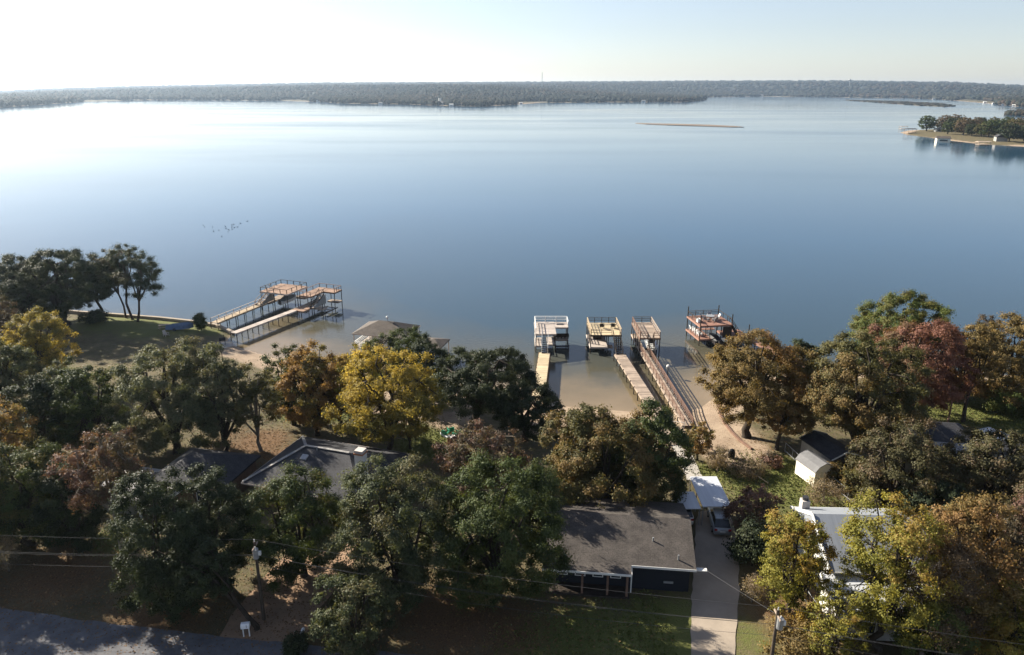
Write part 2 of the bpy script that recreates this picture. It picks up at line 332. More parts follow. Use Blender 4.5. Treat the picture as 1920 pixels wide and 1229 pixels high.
# ------------------------------------------------------------------ trees
def rhombs(Pn,N,L,Wd,rs):
    n=len(Pn); T=np.cross(N,rs.normal(size=(n,3))); T/=np.linalg.norm(T,axis=1,keepdims=True)+1e-9
    B=np.cross(N,T); L=L[:,None]/2; Wd=Wd[:,None]/2
    V=np.stack([Pn-T*L,Pn+B*Wd+N*Wd*.25,Pn+T*L,Pn-B*Wd+N*Wd*.25],1).reshape(-1,3); return V,np.arange(4*n).reshape(n,4)
def unit(a): return a/(np.linalg.norm(a,axis=-1,keepdims=True)+1e-9)
def tubes(segs,n=6):
    V=[];Q=[];b=0; ang=np.arange(n)*2*np.pi/n
    for pts,rad in segs:
        pts=np.asarray(pts,float); k=len(pts); d=np.gradient(pts,axis=0); d=unit(d)
        ref=np.array([0,0,1.]) if abs(d[0,2])<.8 else np.array([1.,0,0])
        u=unit(np.cross(d,ref)); w=np.cross(d,u)
        r=np.asarray(rad)[:,None,None]
        V.append((pts[:,None,:]+r*(u[:,None,:]*np.cos(ang)[None,:,None]+w[:,None,:]*np.sin(ang)[None,:,None])).reshape(-1,3))
        i=np.arange(k*n).reshape(k,n)+b; Q.append(np.stack([i[:-1],np.roll(i[:-1],-1,1),np.roll(i[1:],-1,1),i[1:]],-1).reshape(-1,4)); b+=k*n
    return np.concatenate(V),np.concatenate(Q)
# palettes: dark, light, accent, accent share, translucency
PAL={
'oak':((.028,.042,.018),(.082,.105,.036),(.10,.09,.035),0.12,0.2),
'oakgrey':((.036,.048,.026),(.11,.125,.062),(.12,.11,.06),0.15,0.2),
'liveoak':((.020,.028,.016),(.050,.064,.030),(.055,.06,.03),0.1,0.15),
'olive':((.050,.052,.022),(.13,.118,.048),(.16,.11,.045),0.25,0.2),
'oliveorange':((.08,.066,.027),(.23,.163,.065),(.20,.12,.05),0.3,0.22),
'orange':((.16,.10,.042),(.34,.22,.092),(.15,.13,.048),0.3,0.28),
'yellow':((.19,.15,.036),(.42,.325,.08),(.16,.145,.045),0.32,0.34),
'yelgreen':((.11,.115,.025),(.28,.255,.06),(.25,.175,.05),0.25,0.3),
'red':((.125,.060,.045),(.235,.118,.085),(.15,.105,.06),0.3,0.24),
'redgrey':((.10,.058,.045),(.185,.11,.085),(.09,.075,.05),0.3,0.22),
'brown':((.075,.055,.034),(.15,.108,.068),(.075,.07,.034),0.35,0.18),
'green':((0.046,0.068,0.022),(0.115,0.142,0.041),(0.135,0.121,0.041),.15,.2),
'palegreen':((.055,.066,.036),(.165,.175,.095),(.14,.13,.075),.2,.2),
'pine':((0.030,0.045,0.026),(0.081,0.097,0.049),(0.095,0.081,0.047),.12,.14),
'tan':((0.162,0.121,0.074),(0.270,0.203,0.128),(0.162,0.135,0.068),.2,.2)}
for k_,(c1,c2,c3,sh,tr) in PAL.items():
    m,t,b=newmat('leaves_'+k_)
    ti=node(t,'ShaderNodeAttribute',attribute_name='tint').outputs['Fac']; mx=node(t,'ShaderNodeAttribute',attribute_name='turn').outputs['Fac']
    c=mixc(t,ramp(t,ti,.1,.9),c1,c2); c=mixc(t,ramp(t,mx,1-sh-.12,1-sh+.12),c,c3)
    t.links.new(c,b.inputs['Base Color']); b.inputs['Roughness'].default_value=.6; b.inputs['Specular IOR Level'].default_value=.12
    tl=node(t,'ShaderNodeBsdfTranslucent'); g=mixc(t,1.,c,(1.5,1.35,.7),'MULTIPLY'); t.links.new(g,tl.inputs[0])
    ms=node(t,'ShaderNodeMixShader'); ms.inputs[0].default_value=tr*1.25; t.links.new(b.outputs[0],ms.inputs[1]); t.links.new(tl.outputs[0],ms.inputs[2])
    t.links.new(ms.outputs[0],t.nodes['Material Output'].inputs[0]); MATS['leaf_'+k_]=m
STY={ # crown bottom, clump size, leaf density, leaf length, aspect, interior share, twigs, trunk factor, bottom cut
'oak':dict(fb=.0,cl=.125,den=1.15,leaf=.205,asp=.6,inn=.22,tw=0,tk=1.,zm=-.8),
'dome':dict(lobes=13,lsz=.88,fb=.04,cl=.12,den=1.25,leaf=.205,asp=.6,inn=.2,tw=0,tk=1.3,zm=-.62),
'fall':dict(fb=.05,cl=.12,den=1.05,leaf=.205,asp=.6,inn=.3,tw=1,tk=.9,zm=-.75),
'open':dict(lobes=9,lsz=.9,fb=.08,cl=.12,den=.72,leaf=.205,asp=.6,inn=.3,tw=1,tk=.9,zm=-.75),
'sparse':dict(lobes=9,lsz=.8,fb=.22,cl=.13,den=.45,leaf=.205,asp=.55,inn=.4,tw=2,tk=.7,zm=-.6),
'pine':dict(fb=.35,cl=.17,lobes=7,lsz=.72,den=.75,leaf=.34,asp=.2,inn=.2,tw=1,tk=.6,zm=-.7),
'bush':dict(fb=.03,cl=.26,den=.9,leaf=.22,asp=.6,inn=.3,tw=1,tk=.5,zm=-.75),
'twig':dict(fb=.05,cl=.3,den=.12,leaf=.15,asp=.5,inn=.4,tw=4,tk=.5,zm=-.4)}
def tree_meshes(seed,h,Rx,S,lean=(0,0),Ry=None,den=1.,ls=1.):
    rs=np.random.RandomState(seed); Ry=Ry or Rx
    z0=S['fb']*h; az=(h-z0)*.52; C=np.array([lean[0],lean[1],h-az]); AX=np.array([Rx,Ry,az])
    rm=(Rx+Ry+az)/3; cl=S['cl']*(5./max(rm,1.2))**.35
    nlb=int(S.get('lobes',8)); gd=np.arange(nlb)+.5; ph=np.arccos(1-1.62*gd/nlb); th=np.pi*(1+5**.5)*gd+rs.uniform(0,6.3)
    ld=unit(np.stack([np.cos(th)*np.sin(ph),np.sin(th)*np.sin(ph),np.cos(ph)],-1)+rs.normal(0,.16,(nlb,3)))
    lr=rs.uniform(.46,.66,nlb)*S.get('lsz',1.); lc=ld*(1.08-lr)[:,None]*rs.uniform(.9,1.05,(nlb,1)); lc=np.vstack([lc,[[0,0,-.1]]]); lr=np.r_[lr,.72]
    ncl=int(2.3/(cl*cl)); P_=[];D_=[]
    for li in range(len(lr)):
        k=max(6,int(ncl*(lr[li]**2)*.62)); d=unit(rs.normal(size=(k*4,3))); keep=[]; md=cl*.72/lr[li]*.8
        for i in range(len(d)):
            if not keep or np.min(np.linalg.norm(d[keep]-d[i],axis=1))>md: keep.append(i)
            if len(keep)>=k: break
        d=d[keep]; P_.append(lc[li]+d*lr[li]*rs.uniform(.72,1.06,(len(d),1))); D_.append(d)
    U=np.vstack(P_); cd=np.vstack(D_)
    dep=np.min(np.linalg.norm(U[:,None]-lc[None],axis=2)/lr[None],axis=1)
    k=((dep>.62)|(rs.uniform(size=len(U))<S['inn']))&(U[:,2]>S['zm']*1.15); U=U[k]; cd=unit(cd[k]+U[:,]*.6)
    cpz=C+U*AX; nc=len(cpz)
    rc=cl*rm*rs.uniform(.7,1.3,nc)*.92; rc=np.maximum(rc,.25)
    leaf=S['leaf']*ls; nl=np.maximum(4,(S['den']*den*3.0*4*np.pi*rc**2*.55/(leaf*leaf*S['asp']*.5)*.5).astype(int))
    idx=np.repeat(np.arange(nc),nl); n=len(idx); outw=cd[idx]
    dl=unit(rs.normal(size=(n,3))+.45*outw+[0,0,.35]); rr=rc[idx]*np.minimum(.25+.62*np.abs(rs.normal(size=n)),1.7)
    pos=cpz[idx]+dl*rr[:,None]*[1,1,.72]
    pos[:,2]=np.maximum(pos[:,2],.1)
    N=unit(.75*dl+.5*outw+[0,0,.1]+.5*rs.normal(size=(n,3)))
    L=leaf*rs.uniform(.65,1.35,n); V,Q=rhombs(pos,N,L,L*S['asp'],rs)
    ct=rs.uniform(size=nc); tint=np.clip(.55*ct[idx]+.45*rs.uniform(size=n),0,1)
    fq=rs.normal(size=3)*.35; turn=np.clip(.5+.32*np.sin(cpz@fq*2.2/max(rm,1)*2+rs.uniform(0,6))+.25*rs.normal(size=nc)*.6,0,1); turn=np.clip(turn[idx]+rs.normal(0,.12,n),0,1)
    crown=npmesh('crown',V,Q,{'tint':('FACE',tint),'turn':('FACE',turn)})
    # trunk and limbs
    segs=[]; r0=S['tk']*(.055*Rx+.012*h)*.78+.03; fork=np.array([lean[0]*.35,lean[1]*.35,max(z0*.85,.12*h)])
    mid=fork*.5+rs.normal(0,.02*h,3)*[1,1,0]
    segs.append(([(0,0,-.4),(0,0,.25),mid,fork],[r0*1.45,r0*1.12,r0*.92,r0*.8]))
    nb=6 if h>4 else 4; ends=[]
    for k in range(nb):
        a=2*np.pi*(k+rs.uniform(-.3,.3))/nb; el=rs.uniform(.35,1.1); dd=np.array([math.cos(a)*math.cos(el),math.sin(a)*math.cos(el),math.sin(el)])
        e=C+dd*AX*.62+[0,0,.05*h]; q=fork+(e-fork)*.45+rs.normal(0,.05*h,3)+[0,0,.04*h]
        segs.append(([fork-[0,0,.1],q,e],[r0*.62,r0*.4,r0*.18])); ends.append((q,e))
    e=C+np.array([0,0,az*.6]); q=(fork+e)/2+rs.normal(0,.04*h,3); segs.append(([fork-[0,0,.1],q,e],[r0*.7,r0*.45,r0*.15])); ends.append((q,e))
    anc=np.array([p for qe in ends for p in (qe[0],(qe[0]+qe[1])/2,qe[1])])
    V1,Q1=tubes(segs,7); sub=[]
    sel=rs.permutation(nc)[:min(nc,60 if S['tw'] else 34)]
    for i in sel:
        j=np.argmin(np.linalg.norm(anc-cpz[i],axis=1)); a_=anc[j]; mm=(a_+cpz[i])/2+rs.normal(0,.06*rm,3); sub.append(([a_,mm,cpz[i]],[r0*.2,r0*.13,r0*.05]))
        for k in range(S['tw']*2):
            e=cpz[i]+unit(rs.normal(size=3)+.8*cd[i]+[0,0,.4])*rc[i]*rs.uniform(.8,1.5); sub.append(([(a_*.3+mm*.7 if k%2 else cpz[i]),(cpz[i]+e)/2+rs.normal(0,.05,3),e],[r0*.07,r0*.055,r0*.03]))
    V2,Q2=tubes(sub,4)
    trunk=npmesh('trunk',np.vstack([V1,V2]),np.vstack([Q1,Q2+len(V1)]),None,True)
    return crown,trunk
def scatter(name,grid,n,lo,hi,vert,c1,c2,seed):
    rs=np.random.RandomState(seed); w=grid.ravel()*(sn_.ravel()>2)*(np.abs(GX.ravel())<75)*~((GX.ravel()>12.6)&(GX.ravel()<21.6)&(GY.ravel()<67))*(GY.ravel()<100)*(GY.ravel()>38); cs=np.cumsum(w); k=np.searchsorted(cs,rs.uniform(0,cs[-1],n)); X=GX.ravel()[k]+rs.uniform(-.6,.6,n); Y=GY.ravel()[k]+rs.uniform(-.6,.6,n); Z=GZ(X,Y)
    N=unit(rs.normal(size=(n,3))*([1,1,.15] if vert else [.35,.35,.2])+[0,0,0 if vert else 1.]); L=rs.uniform(lo,hi,n); Pn=np.stack([X,Y,Z+(L*.3 if vert else .05)],-1); V,Q=rhombs(Pn,N,L,L*.6,rs)
    m,t,b=newmat(name); ti=node(t,'ShaderNodeAttribute',attribute_name='tint').outputs['Fac']; t.links.new(mixc(t,ti,c1,c2),b.inputs['Base Color']); b.inputs['Roughness'].default_value=.9; b.inputs['Specular IOR Level'].default_value=.1
    tag(link(name,npmesh(name,V,Q,{'tint':('FACE',rs.uniform(size=n))}),m),kind='stuff')
scatter('fallen_leaves',np.clip(litter,0,1)+.05*(sand<.3),26000,.10,.24,False,(.22,.13,.06),(.09,.055,.03),11)
scatter('grass',np.clip(lush-.25,0,1),26000,.10,.24,True,(.07,.095,.025),(.16,.16,.05),12)
NT=[100]
def tree(name,u,v,vtop,w,pal,style,label,cu=None,den=1.,bark=None,fb=None,group='trees around the lakeside houses',cat='tree',ls=1.,depthk=1.):
    S=dict(STY[style]); 
    if fb is not None: S['fb']=fb
    x,y,z=PW(u,v); _,vb,pm=PR(x,y,z); Rx=w/2/pm
    T=(vb-vtop)/pm; dist=math.hypot(x,y); de=math.atan2(H-z,dist); de=de
    lo,hi=.3*Rx,40.
    for _ in range(40):
        h=(lo+hi)/2; a=(1-S['fb'])*h*.52; zc=h-a
        top=PR(x,y,z+zc)[1]-PR(x,y,z+zc)[2]*math.sqrt((a*math.cos(de))**2+(Rx*math.sin(de))**2)*.97
        if top>vtop: lo=h
        else: hi=h
    lean=(random.uniform(-.08,.08)*Rx,random.uniform(-.08,.08)*Rx)
    if cu is not None: lean=((cu-u)/pm,0)
    if group in (G3,G5): ls*=.82
    NT[0]+=1
    c,tr=tree_meshes(NT[0],h,Rx,S,lean,Rx*depthk,den,ls)
    o=thing(name,label,cat,(x,y,z),0,group)
    link('trunk',tr,bark or (M_barkpine if style=='pine' else M_barkpale if style in('sparse','twig') else M_bark),o)
    link('crown',c,MATS['leaf_'+pal],o)
    return o
T=tree; G1='trees on the grassy point'; G2='trees along the beach'; G3='trees in front of the houses by the road'; G4='trees on the right bank'; G5='trees around the white house'
# left point
T('oak_tree',124,613,470,200,'liveoak','dome','big dark evergreen oak with a broad dome on the grassy point beside the pines',group=G1,fb=.12)
T('oak_tree',52,606,484,150,'liveoak','dome','dark evergreen oak at the water edge left of the big domed oak',group=G1,fb=.12)
T('oak_tree',188,598,505,84,'liveoak','oak','small dark drooping oak tucked between the domed oak and the pines',group=G1,fb=.35)
T('pine_tree',236,599,474,62,'pine','pine','left pine of the three tall pines on the point, thin leaning trunk',cu=219,group=G1,fb=.42)
T('pine_tree',248,602,459,84,'pine','pine','tallest middle pine of the trio on the point, round dark crown',group=G1,fb=.5)
T('pine_tree',259,606,480,92,'pine','pine','right pine of the trio whose lowest limb reaches out over the water',cu=281,group=G1,fb=.36)
T('shrub',176,608,588,46,'liveoak','bush','low dark shrub beneath the drooping oak on the point',group=G1,cat='shrub')
T('young_conifer',378,622,590,17,'oak','bush','little dark conical evergreen at the water edge near the left pier',group=G1,cat='tree',ls=.8)
T('maple_tree',78,722,588,125,'yellow','fall','bright yellow tree at the left edge of the point lawn',group=G1)
T('oak_tree',0,676,548,90,'brown','open','brownish half bare oak at the far left edge behind the yellow tree',group=G1)
T('oak_tree',20,770,640,118,'oakgrey','oak','grey green oak below the yellow tree at the left edge',group=G1)
T('oak_tree',128,800,676,86,'oakgrey','oak','slim grey green oak right of the yellow tree',group=G1)
T('oak_tree',95,850,702,112,'liveoak','oak','dark round oak in the shade behind the orange tree',group=G1)
T('oak_tree',178,852,692,124,'oak','dome','rounded dark green oak left of the big pale green oak',group=G1)
T('maple_tree',12,905,748,126,'orange','fall','orange and yellow tree cut by the left edge of the photo',group=G1)
# beach row
T('oak_tree',333,852,637,205,'palegreen','oak','big pale green oak with a forked trunk on the dry lawn left of centre',group=G2)
T('oak_tree',424,855,652,112,'palegreen','open','slender green oak whose trunk splits in a V beside the big pale oak',group=G2)
T('oak_tree',490,848,682,108,'olive','sparse','thin brownish tree of many stems beside the dark hip roof',group=G2)
T('oak_tree',552,798,650,110,'oak','oak','dark green oak with a stout trunk behind the thin brownish tree',group=G2)
T('maple_tree',596,818,652,120,'orange','fall','orange brown maple left of the yellow tree row',group=G2)
T('maple_tree',683,815,640,92,'yelgreen','open','dull yellow slim tree behind the bright yellow one',group=G2)
T('maple_tree',640,795,668,84,'oliveorange','open','small olive yellow tree between the orange maple and yellow tree',group=G2)
T('maple_tree',738,864,656,196,'yellow','fall','large bright yellow tree with forked dark trunk near the white chimney',group=G2,fb=.2,den=.85)
T('oak_tree',752,745,616,120,'oak','open','green oak standing just in front of the boathouse roof',group=G2)
T('oak_tree',800,760,640,96,'liveoak','oak','small dark oak left of the big dark oak on the beach',group=G2)
T('oak_tree',888,803,648,196,'liveoak','dome','largest dark evergreen oak in the centre on the beach, leaning trunks',cu=908,group=G2,fb=.25)
T('oak_tree',985,826,718,128,'liveoak','dome','dark low spreading oak right of the large central dark oak',cu=990,group=G2,fb=.15)
T('young_maple',770,842,738,40,'orange','open','spindly young tree with rusty leaves right of the big yellow tree',group=G2)
T('crape_myrtle',914,945,786,162,'redgrey','sparse','rosy red twiggy tree in the centre above the green oaks',den=1.6,group=G2,fb=.15)
T('oak_tree',1080,925,758,140,'olive','oak','left olive green oak of the clump below the long piers',group=G2)
T('oak_tree',1135,957,775,225,'olive','oak','widest olive oak in the middle of the clump below the long piers',group=G2)
T('oak_tree',1212,950,757,150,'oak','oak','right dark green oak of the clump beside the carport',group=G2)
# front row
T('oak_tree',934,1118,862,254,'oak','oak','large mid green oak touching the left end of the long dark roof',group=G3)
T('oak_tree',1003,1012,876,124,'oak','oak','added green oak shading the long roof, between the mid green oak and olive clump',group=G3)  # extra oak, added so its crown dapples the long house roof with shade
T('oak_tree',745,1115,866,220,'oakgrey','oak','wide green oak in the front centre below the white chimney',group=G3)
T('oak_tree',572,1082,880,180,'oak','oak','tall green oak covering the front of the big hip roof house',group=G3)
T('oak_tree',410,1098,890,150,'liveoak','oak','dark oak between the two left houses behind the utility pole',group=G3)
T('oak_tree',322,1150,905,175,'liveoak','oak','dark leafy oak over the road verge at lower left',group=G3)
T('oak_tree',484,1182,1010,112,'liveoak','oak','leaning dark oak with split trunk beside the utility pole',cu=395,group=G3,fb=.35)
T('oak_tree',672,1230,1074,148,'oakgrey','oak','low grey green oak at the bottom edge right of the dirt drive',group=G3)
T('sycamore_tree',232,1040,800,150,'redgrey','sparse','tall sparse reddish tree with bare lower trunk at lower left',den=1.6,group=G3,fb=.42)
T('oak_tree',60,1025,834,205,'oak','oak','broad green oak at the left edge above the road',group=G3)
T('oak_tree',150,1030,860,120,'liveoak','oak','dark green oak just left of the tall reddish tree',group=G3)
T('oak_tree',-70,1065,860,250,'liveoak','oak','dark oak mostly outside the left edge above the road',group=G3)
T('bare_shrub',18,1075,1012,48,'tan','twig','bare pale branched shrub in the shade at lower left',group=G3,cat='shrub')
T('shrub',912,1140,1088,34,'tan','bush','dry tan shrub on the shaded lawn in front of the central oak',group=G3,cat='shrub')
# right bank
T('maple_tree',1400,818,625,182,'oliveorange','dome','big round orange brown tree on the beach right of the piers',group=G4,fb=.15)
T('oak_tree',1500,748,640,80,'liveoak','oak','dark green oak squeezed behind the two orange brown trees',group=G4)
T('oak_tree',1606,865,632,212,'olive','dome','tall olive and orange tree beside the dark barn',group=G4,fb=.15)
T('oak_tree',1457,842,738,108,'oliveorange','oak','small dull olive oak with a bare trunk over the shaded fence',group=G4,fb=.35)
T('oak_tree',1680,712,545,166,'green','dome','bright green domed tree standing against the water at right',group=G4)
T('maple_tree',1708,778,586,176,'red','fall','deep red maple in front of the green domed tree',group=G4)
T('maple_tree',1795,742,640,96,'red','fall','smaller red maple between the deep red one and orange tree',group=G4)
T('maple_tree',1832,715,588,62,'brown','sparse','half bare brown topped tree behind the orange tree at right',group=G4,den=1.4)
T('maple_tree',1806,788,600,70,'oliveorange','open','slim orange tree with a bare straight trunk on the right lawn',group=G4,fb=.35)
T('oak_tree',1868,770,594,128,'oliveorange','fall','round orange crowned tree near the right edge by the water',group=G4)
T('shrub',1895,775,722,92,'green','bush','green hedge like shrub at the right edge of the lawn',group=G4,cat='shrub')
T('oak_tree',1668,962,780,176,'brown','oak','brown leaved oak in front of the dark right hand house',group=G4)
T('oak_tree',1846,965,806,196,'brown','oak','wide brown oak near the right edge below the lawn',group=G4)
T('oak_tree',1620,945,868,90,'olive','oak','low olive oak between the cream shed and the brown oak',group=G4,fb=.05)
T('oak_tree',1740,1010,890,120,'liveoak','oak','dark shaded oak between the two brown oaks',group=G4)
T('crape_myrtle',1308,862,794,54,'orange','open','little orange tree at the landward end of the long pier',group=G4)
T('bare_shrub',1346,884,836,40,'tan','twig','leafless grey shrub beside the path above the carport',group=G4,cat='shrub')
T('bare_shrub',1405,888,860,60,'tan','twig','low leafless brush on the lawn between the path and cream shed',group=G4,cat='shrub')
T('shrub',1446,872,852,34,'redgrey','bush','small rusty shrub at the edge of the sand near the fence',group=G4,cat='shrub')
T('shrub',1410,1000,906,94,'redgrey','sparse','reddish leafed shrub on the lawn right of the carport',group=G4,den=1.8,cat='shrub',fb=.05)
T('shrub',1412,1060,985,84,'liveoak','bush','dark shaded bush beside the parked silver car',group=G4,cat='shrub')
T('shrub',1545,944,898,70,'tan','twig','tan twiggy shrub in front of the cream shed',group=G4,cat='shrub')
T('shrub',1562,905,868,34,'olive','bush','small olive bush at the right corner of the cream shed',group=G4,cat='shrub')
# around white house
T('pecan_tree',1478,1160,952,118,'yelgreen','open','yellow green tree left of the white house',group=G5,den=1.2)
T('pecan_tree',1648,1215,928,190,'yelgreen','open','tall thin yellow green tree in front of the white house',group=G5,den=.75)
T('pecan_tree',1555,1245,1115,120,'yelgreen','open','lower yellow green tree below the white house at the bottom edge',group=G5,den=.6)
T('elm_tree',1782,1190,930,190,'oliveorange','open','orange brown tree with bare twigs right of the white house',group=G5)
T('elm_tree',1890,1160,935,150,'redgrey','open','rust red tree at the right edge of the photo',group=G5,den=1.2)
T('bare_tree',1730,1225,1000,150,'brown','twig','pale bare branched tree right of the white house front',group=G5,fb=.2,den=2.5)
T('elm_tree',1870,1245,1090,170,'yelgreen','open','yellow green tree in the bottom right corner',group=G5,den=1.2)
T('elm_tree',1750,1255,1120,140,'green','open','green leafy tree at the bottom edge left of the corner tree',group=G5)
T('shrub',1490,1235,1160,120,'oliveorange','bush','yellowing shrub by the right utility pole at the bottom',group=G5,cat='shrub',den=.7)
T('shrub',1412,1128,1080,40,'tan','twig','dry brush beside the concrete driveway',group=G5,cat='shrub')
T('oak_tree',1935,1060,900,120,'brown','open','brown tree cut by the right edge above the red one',group=G5)
# ------------------------------------------------------------------ structures over the water
def xform(mb,M,a=0):
    mb.v=mb.v[:a]+[tuple(M@Vector(p)) for p in mb.v[a:]]; return mb
def post(par,x,y,z1,z0=-1.6,r=.085,m=None,name='post'):
    MB().tube((x,y,z0),(x,y,z1),r,n=6).build(name,m or M_wooddark,par)
def rail(par,a,b,z,m,h=1.0,n=None,mid=True,pw=.09,name='railing'):
    mb=MB(); a=Vector(a);b=Vector(b); L=(b-a).length; n=n or max(2,int(L/1.6)+1)
    for i in range(n):
        p=a.lerp(b,i/(n-1)); mb.box(p.x-pw/2,p.x+pw/2,p.y-pw/2,p.y+pw/2,z+.003,z+h)
    A=Vector((a.x,a.y,z+h+.03));B=Vector((b.x,b.y,z+h+.03)); mb.beam(A,B,.14,.05)
    if mid:
        for q in (.42,.72): mb.beam((a.x,a.y,z+h*q),(b.x,b.y,z+h*q),.05,.07)
    return mb.build(name,m,par)
def deck(par,name,x0,x1,y0,y1,z,m,along='x',edge=None):
    o=MB().planks(x0,x1,y0,y1,z,.06,along).build(name,m,par)
    fr=MB(); fr.box(x0-.06,x1+.06,y0-.06,y0-.003,z-.28,z-.01).box(x0-.06,x1+.06,y1+.003,y1+.06,z-.28,z-.01).box(x0-.06,x0-.003,y0,y1,z-.28,z-.01).box(x1+.003,x1+.06,y0,y1,z-.28,z-.01)
    for i in range(1,5):
        xx=x0+(x1-x0)*i/5; fr.box(xx-.05,xx+.05,y0,y1,z-.26,z-.064)
    fr.build('joist_frame',edge or m,o); return o
def stair(par,a,b,w,mtread,mstr,n=9):
    a=Vector(a);b=Vector(b); d=(b-a); hd=Vector((d.x,d.y,0)).normalized(); sd=Vector((-hd.y,hd.x,0))
    st=MB()
    for s_ in (-1,1): st.beam(a+sd*s_*w/2,b+sd*s_*w/2,.06,.28)
    o=st.build('stair',mstr,par); tr=MB()
    for i in range(n):
        p=a+d*((i+.5)/n); tr.beam(p-sd*(w/2-.04),p+sd*(w/2-.04),.3,.05)
    tr.build('tread',mtread,o)
    hr=MB()
    for s_ in (-1,1): 
        hr.beam(a+sd*s_*w/2+Vector((0,0,.95)),b+sd*s_*w/2+Vector((0,0,.95)),.07,.07)
        for q in (0.02,.5,.98):
            p=a+d*q+sd*s_*w/2; hr.beam(p,p+Vector((0,0,.93)),.07,.07)
    hr.build('handrail',mstr,o)
def walkway(par,a,b,w,z,m,mp=None,rails=(),railm=None,step=3.,rh=1.,mid=True,mpost=M_wooddark):
    a=Vector((a[0],a[1],0));b=Vector((b[0],b[1],0)); d=b-a; L=d.length; ang=math.atan2(d.y,d.x)
    M=Matrix.Translation(a)@Matrix.Rotation(ang,4,'Z')
    mb=MB().planks(0,L,-w/2,w/2,z,.06,'y',.32,.03); o=xform(mb,M).build('walkway',m,par)
    fr=MB()
    for y in (-w/2,w/2): fr.box(0,L,y-.05,y+.05,z-.27,z-.063)
    xform(fr,M).build('stringer',m,o)
    n=max(2,int(L/step)+1)
    for i in range(n):
        for y in (-w/2-.07,w/2+.07):
            p=M@Vector((L*i/(n-1),y,0)); post(par,p.x,p.y,z+.03,min(-1.6,gz(0,0)),.075,mpost,'pile')
    for s_ in rails:
        y=s_*(w/2-.06); p=M@Vector((0,y,0));q=M@Vector((L,y,0)); rail(o,(p.x,p.y,0),(q.x,q.y,0),z,railm or m,rh,n=max(2,int(L/2)+1),mid=mid)
    return o
def adirondack(loc,rz,m,label,group=None,cat='chair'):
    o=thing('deck_chair',label,cat,loc,rz,group)
    MB().hexa([(-.28,-.25,.30),(.28,-.25,.30),(.25,.25,.24),(-.25,.25,.24),(-.28,-.25,.36),(.28,-.25,.36),(.25,.25,.30),(-.25,.25,.30)]).build('seat',m,o)
    MB().hexa([(-.26,.22,.26),(.26,.22,.26),(.26,.28,.26),(-.26,.28,.26),(-.30,.55,1.0),(.30,.55,1.0),(.30,.61,1.0),(-.30,.61,1.0)]).build('backrest',m,o)
    for s_ in (-1,1):
        MB().box(s_*.36-.07,s_*.36+.07,-.35,.35,.55,.60).build('armrest',m,o)
        MB().box(s_*.34-.04,s_*.34+.04,-.32,-.25,0,.547).build('leg',m,o); MB().box(s_*.34-.04,s_*.34+.04,.25,.32,0,.547).build('leg',m,o)
    return o
def boat(loc,rz,L,m,label,cover=None):
    o=thing('motor_boat',label,'boat',loc,rz); rings=[]
    for k,(t,wf,zb) in enumerate([(0,.82,.0),(.3,.95,0),(.6,1,.0),(.8,.75,.12),(.93,.35,.35),(1,.05,.6)]):
        w=L*.19*wf; x=-L/2+L*t; rings.append([(x,-w,.85+.15*t),(x,-w*.85,.3+zb*.6),(x,0,zb),(x,w*.85,.3+zb*.6),(x,w,.85+.15*t)])
    MB().loft(rings).build('hull',m,o)
    if cover:
        rr=[[(x,-w,.9),(x,-w*.5,.9+h),(x,w*.5,.9+h),(x,w,.9)] for x,w,h in ((-L*.47,L*.16,.15),(-L*.1,L*.19,.6),(L*.2,L*.17,.45),(L*.42,L*.05,.2))]
        MB().loft(rr).build('cover',cover,o)
    else:
        MB().hexa([(-.1,-.5,1.0),(.1,-.5,1.0),(.1,.5,1.0),(-.1,.5,1.0),(-.3,-.45,1.5),(-.22,-.45,1.5),(-.22,.45,1.5),(-.3,.45,1.5)]).build('windscreen',M_glass,o)
    MB().box(-L/2-.35,-L/2-.02,-.2,.2,.3,1.25).build('outboard_motor',M_metaldark,o)
    return o
GD='private boat docks with sun decks'
# dock A
o=thing('boat_dock','pale grey two level dock whose sun deck is L shaped, with a new yellow walkway','dock',(6.5,118.3,0),0,GD)
deck(o,'upper_deck',-2.6,.8,-3.3,3.3,3.3,M_woodpale); deck(o,'upper_deck',.87,3.1,.4,3.3,3.27,M_woodpale)
deck(o,'lower_deck',-2.6,-1.5,-3.2,1.0,1.2,M_woodpale); deck(o,'lower_deck',-.5,.6,-2.5,1.5,1.2,M_woodpale); deck(o,'lower_deck',.75,3.1,0,1.6,1.2,M_woodgrey)
MB().box(1.2,2.4,1.6,2.3,3.28,3.34).build('hatch',M_metaldark,o)
for x in (-2.5,.7,3.0):
    for y in (-3.1,0.2,3.1):
        if x>2 and y<0: continue
        post(o,x,y,3.15)
post(o,.8,-3.0,1.3);post(o,3.0,-3.0,1.3); post(o,-2.5,-1.6,1.2); 
MB().beam((.8,-3,.5),(3,-3,.5),.12,.2).beam((.8,-1.5,.5),(3,-1.5,.5),.12,.2).beam((.8,-3,1.0),(.8,0,1.0),.12,.2).beam((3,-3,1.0),(3,0,1.0),.12,.2).build('boat_lift',M_metaldark,o)
rail(o,(-2.55,3.25,0),(3.05,3.25,0),3.3,M_white,1.0,4); rail(o,(-2.55,-3.2,0),(-2.55,3.1,0),3.3,M_white,1.0,4); rail(o,(3.05,.4,0),(3.05,3.1,0),3.27,M_white,1.0,2)
rail(o,(-2.55,-3.15,0),(-2.55,.9,0),1.2,M_white,.9,3)
stair(o,(-1.2,-6.9,1.2),(-1.0,-3.35,3.25),1.0,M_metaldark,M_white,10)
walkway(o,(-1.2,-6.6),(-3.0,-26.5),1.7,1.2,M_woodyellow,step=2.2,mpost=M_woodbrown)
for i in range(4): adirondack((7.6+i*.6,119.1,1.2),R(180),M_wooddark,'dark chair in the row of four on the lower deck of the pale grey dock','chairs on the pale dock')
